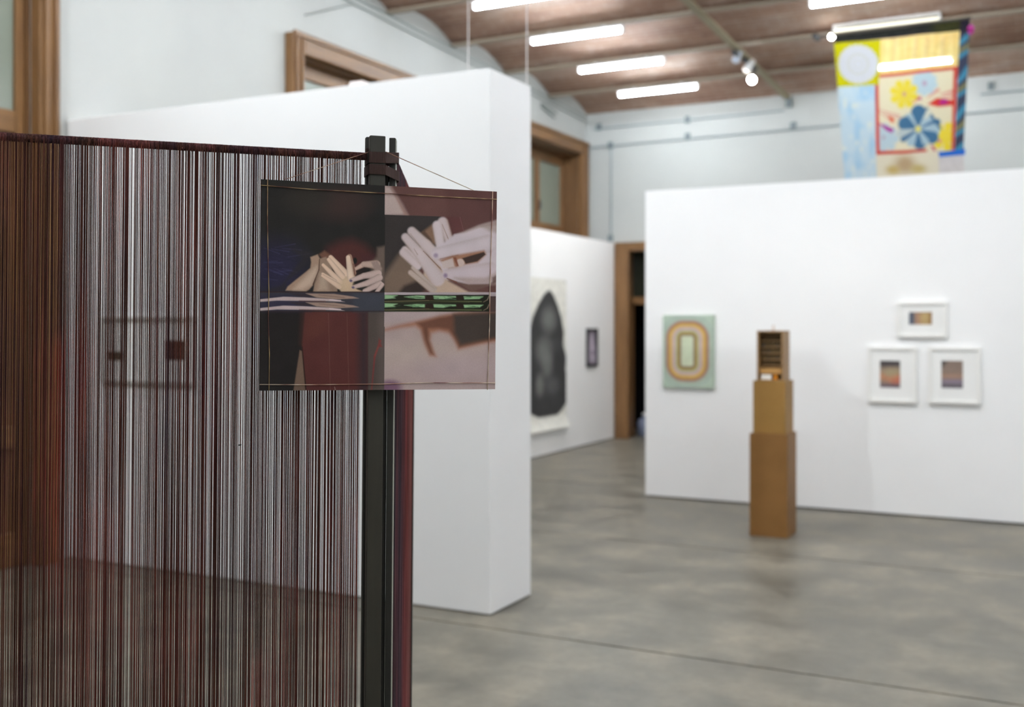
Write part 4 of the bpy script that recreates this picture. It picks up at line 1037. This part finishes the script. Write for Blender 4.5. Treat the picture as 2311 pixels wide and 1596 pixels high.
    shp = [(1160, 395), (1320, 350), (1500, 310), (1700, 265), (1900, 236), (2290, 226), (2290, 505), (2090, 540), (1890, 585), (1850, 500), (1800, 430), (1700, 410), (1625, 430), (1612, 500), (1640, 580), (1670, 650), (1610, 645), (1560, 540), (1520, 400), (1470, 362), (1320, 378), (1160, 410)]
    cv.poly(shp, OB, 34, 0.9); cv.poly([(1480, 330), (1700, 275), (1900, 240), (2290, 230), (2290, 480), (2090, 520), (1895, 560), (1850, 470), (1790, 400), (1700, 385), (1600, 390), (1600, 490), (1645, 630), (1610, 620), (1560, 500), (1530, 380)], (104, 66, 48), 30)
    cv.poly([(1840, 250), (2290, 225), (2290, 470), (2090, 510), (1910, 545), (1850, 430)], (66, 56, 50), 34)
    cv.ell((1225, 945), 110, 70, (112, 80, 100), 0.5)
    cv.rect(1160, 60, 2300, 226, (36, 36, 26), 3); cv.rect(2195, 75, 2300, 226, (76, 58, 54), 3)
    rg = random.Random(3)
    for k_ in (0, 80):
        for pts in ([(1175, 66), (1300, 70), (1255, 86), (1280, 96), (1175, 104)], [(1360, 84), (1480, 72), (1572, 74), (1572, 104), (1470, 100)], [(1640, 74), (1865, 78), (1870, 92), (1800, 96), (1740, 108), (1650, 104)], [(1940, 80), (2140, 80), (2100, 104), (1950, 108)]):
            cv.poly([(a, b + k_) for a, b in pts], (126, 164, 116), 6)
        for i in range(14):
            x_ = rg.uniform(1180, 2080); cv.cap((x_, 88 + k_ + rg.uniform(-10, 22)), (x_ + rg.uniform(30, 110), 88 + k_ + rg.uniform(-10, 24)), 2, 4, [(44, 70, 40), (86, 130, 84), (24, 28, 18)][i % 3], 4, 0.7)
        cv.rect(1560, 72 + k_, 1645, 122 + k_, (44, 30, 24), 8); cv.rect(1868, 72 + k_, 1940, 116 + k_, (44, 32, 26), 8)
        cv.cap((1175, 128 + k_), (1600, 120 + k_), 3, 3, (120, 110, 70), 4, 0.8); cv.cap((1600, 122 + k_), (2120, 130 + k_), 2, 4, (104, 110, 58), 4, 0.8); cv.cap((1180, 140 + k_), (2000, 138 + k_), 2, 2, (70, 76, 44), 3, 0.8)
        cv.cap((2196, 76 + k_), (2180, 112 + k_), 3, 3, (150, 132, 110), 4, 0.9); cv.cap((2180, 112 + k_), (2140, 134 + k_), 3, 2, (130, 110, 86), 4, 0.9)
    cv.rect(1160, 42, 2300, 64, (158, 144, 148), 2); cv.rect(2195, 60, 2300, 78, (150, 136, 138), 2)
    cv.clip[:] = True
    cv.c *= (0.95 + 0.10 * n1)[:, None]
    cv.c = np.clip(cv.c, 0, 1) ** 1.1
    lum = (cv.c @ np.array([0.3, 0.6, 0.1]))[:, None]; cv.c = cv.c * 0.8 + lum * 0.2
picture_ink = print_mat('matt_photo_ink', 1.78, 0.62, 0.12, grain=14)
ink_sheet('picture', [pl(*p, -0.0008) for p in PXC], PXC, 460, 400, paint_hands, picture_ink, prn, local=True)
cs = [pl(*p) for p in PXC]
sh = [tuple(c) for c in cs] + [tuple(c + Vector((0, 0.0012, 0))) for c in cs]
mesh_obj('backing_sheet', sh, [(0, 3, 2, 1), (4, 5, 6, 7), (0, 1, 5, 4), (1, 2, 6, 5), (2, 3, 7, 6), (3, 0, 4, 7)], M['paper_edge'], prn, local=True)
def yarn_mat(name, stops, axis):
    m = mat(name, (150, 120, 90), 0.5, 0.4); g = NT(m)
    v = g.coords((14, 14, 14)); n = g.noise(v, 1.0, 2)
    g.base(g.ramp(n, stops)); return m
Y1 = yarn_mat('variegated_cord', [(0.3, (110, 52, 56)), (0.45, (176, 132, 110)), (0.55, (222, 204, 180)), (0.7, (120, 66, 62))], 'x')
Y2 = yarn_mat('dark_variegated_cord', [(0.3, (60, 38, 40)), (0.45, (104, 62, 48)), (0.56, (186, 158, 110)), (0.7, (84, 48, 52))], 'x')
def yarn(name, pts, m, r=0.0009, dy=-0.0022):
    P_ = [pl(a, b, dy) for a, b in pts]
    return MB().tube([tuple(p) for p in P_], r, 6).build(name, m, prn, local=True, smooth=True)
yarn('border_thread', [(604, 405), (603.5, 500), (605, 580), (607, 660), (605.5, 720), (608, 800), (607, 882)], Y2, 0.0008)
yarn('border_thread', [(1112, 432), (1110, 500), (1107, 600), (1105.5, 660), (1105, 720), (1102.5, 800), (1100, 880)], Y1, 0.0009)
yarn('border_thread', [(589, 418), (700, 427), (860, 436), (1000, 444), (1121.5, 450)], Y2, 0.0008, -0.0032)
yarn('border_thread', [(586, 868), (700, 868.5), (860, 867), (960, 864), (1118, 864.5)], Y1, 0.0008, -0.0032)
# cord up to the post and down the other side
up = PI_ @ (MS @ loom(833, 343, 0.0185)); ur = PI_ @ (MS @ loom(871, 343, 0.0185))
A_, B_ = pl(640, 406, 0.0018), pl(1069, 430, 0.0018)
uf = PI_ @ (MS @ loom(872.5, 343.5, -0.0035))
MB().tube([tuple(A_), tuple(A_.lerp(up, 0.5)), tuple(up), tuple(ur), tuple(uf), tuple(uf.lerp(B_, 0.5)), tuple(B_)], 0.0008, 6).build('hanging_cord', Y1, prn, local=True, smooth=True)
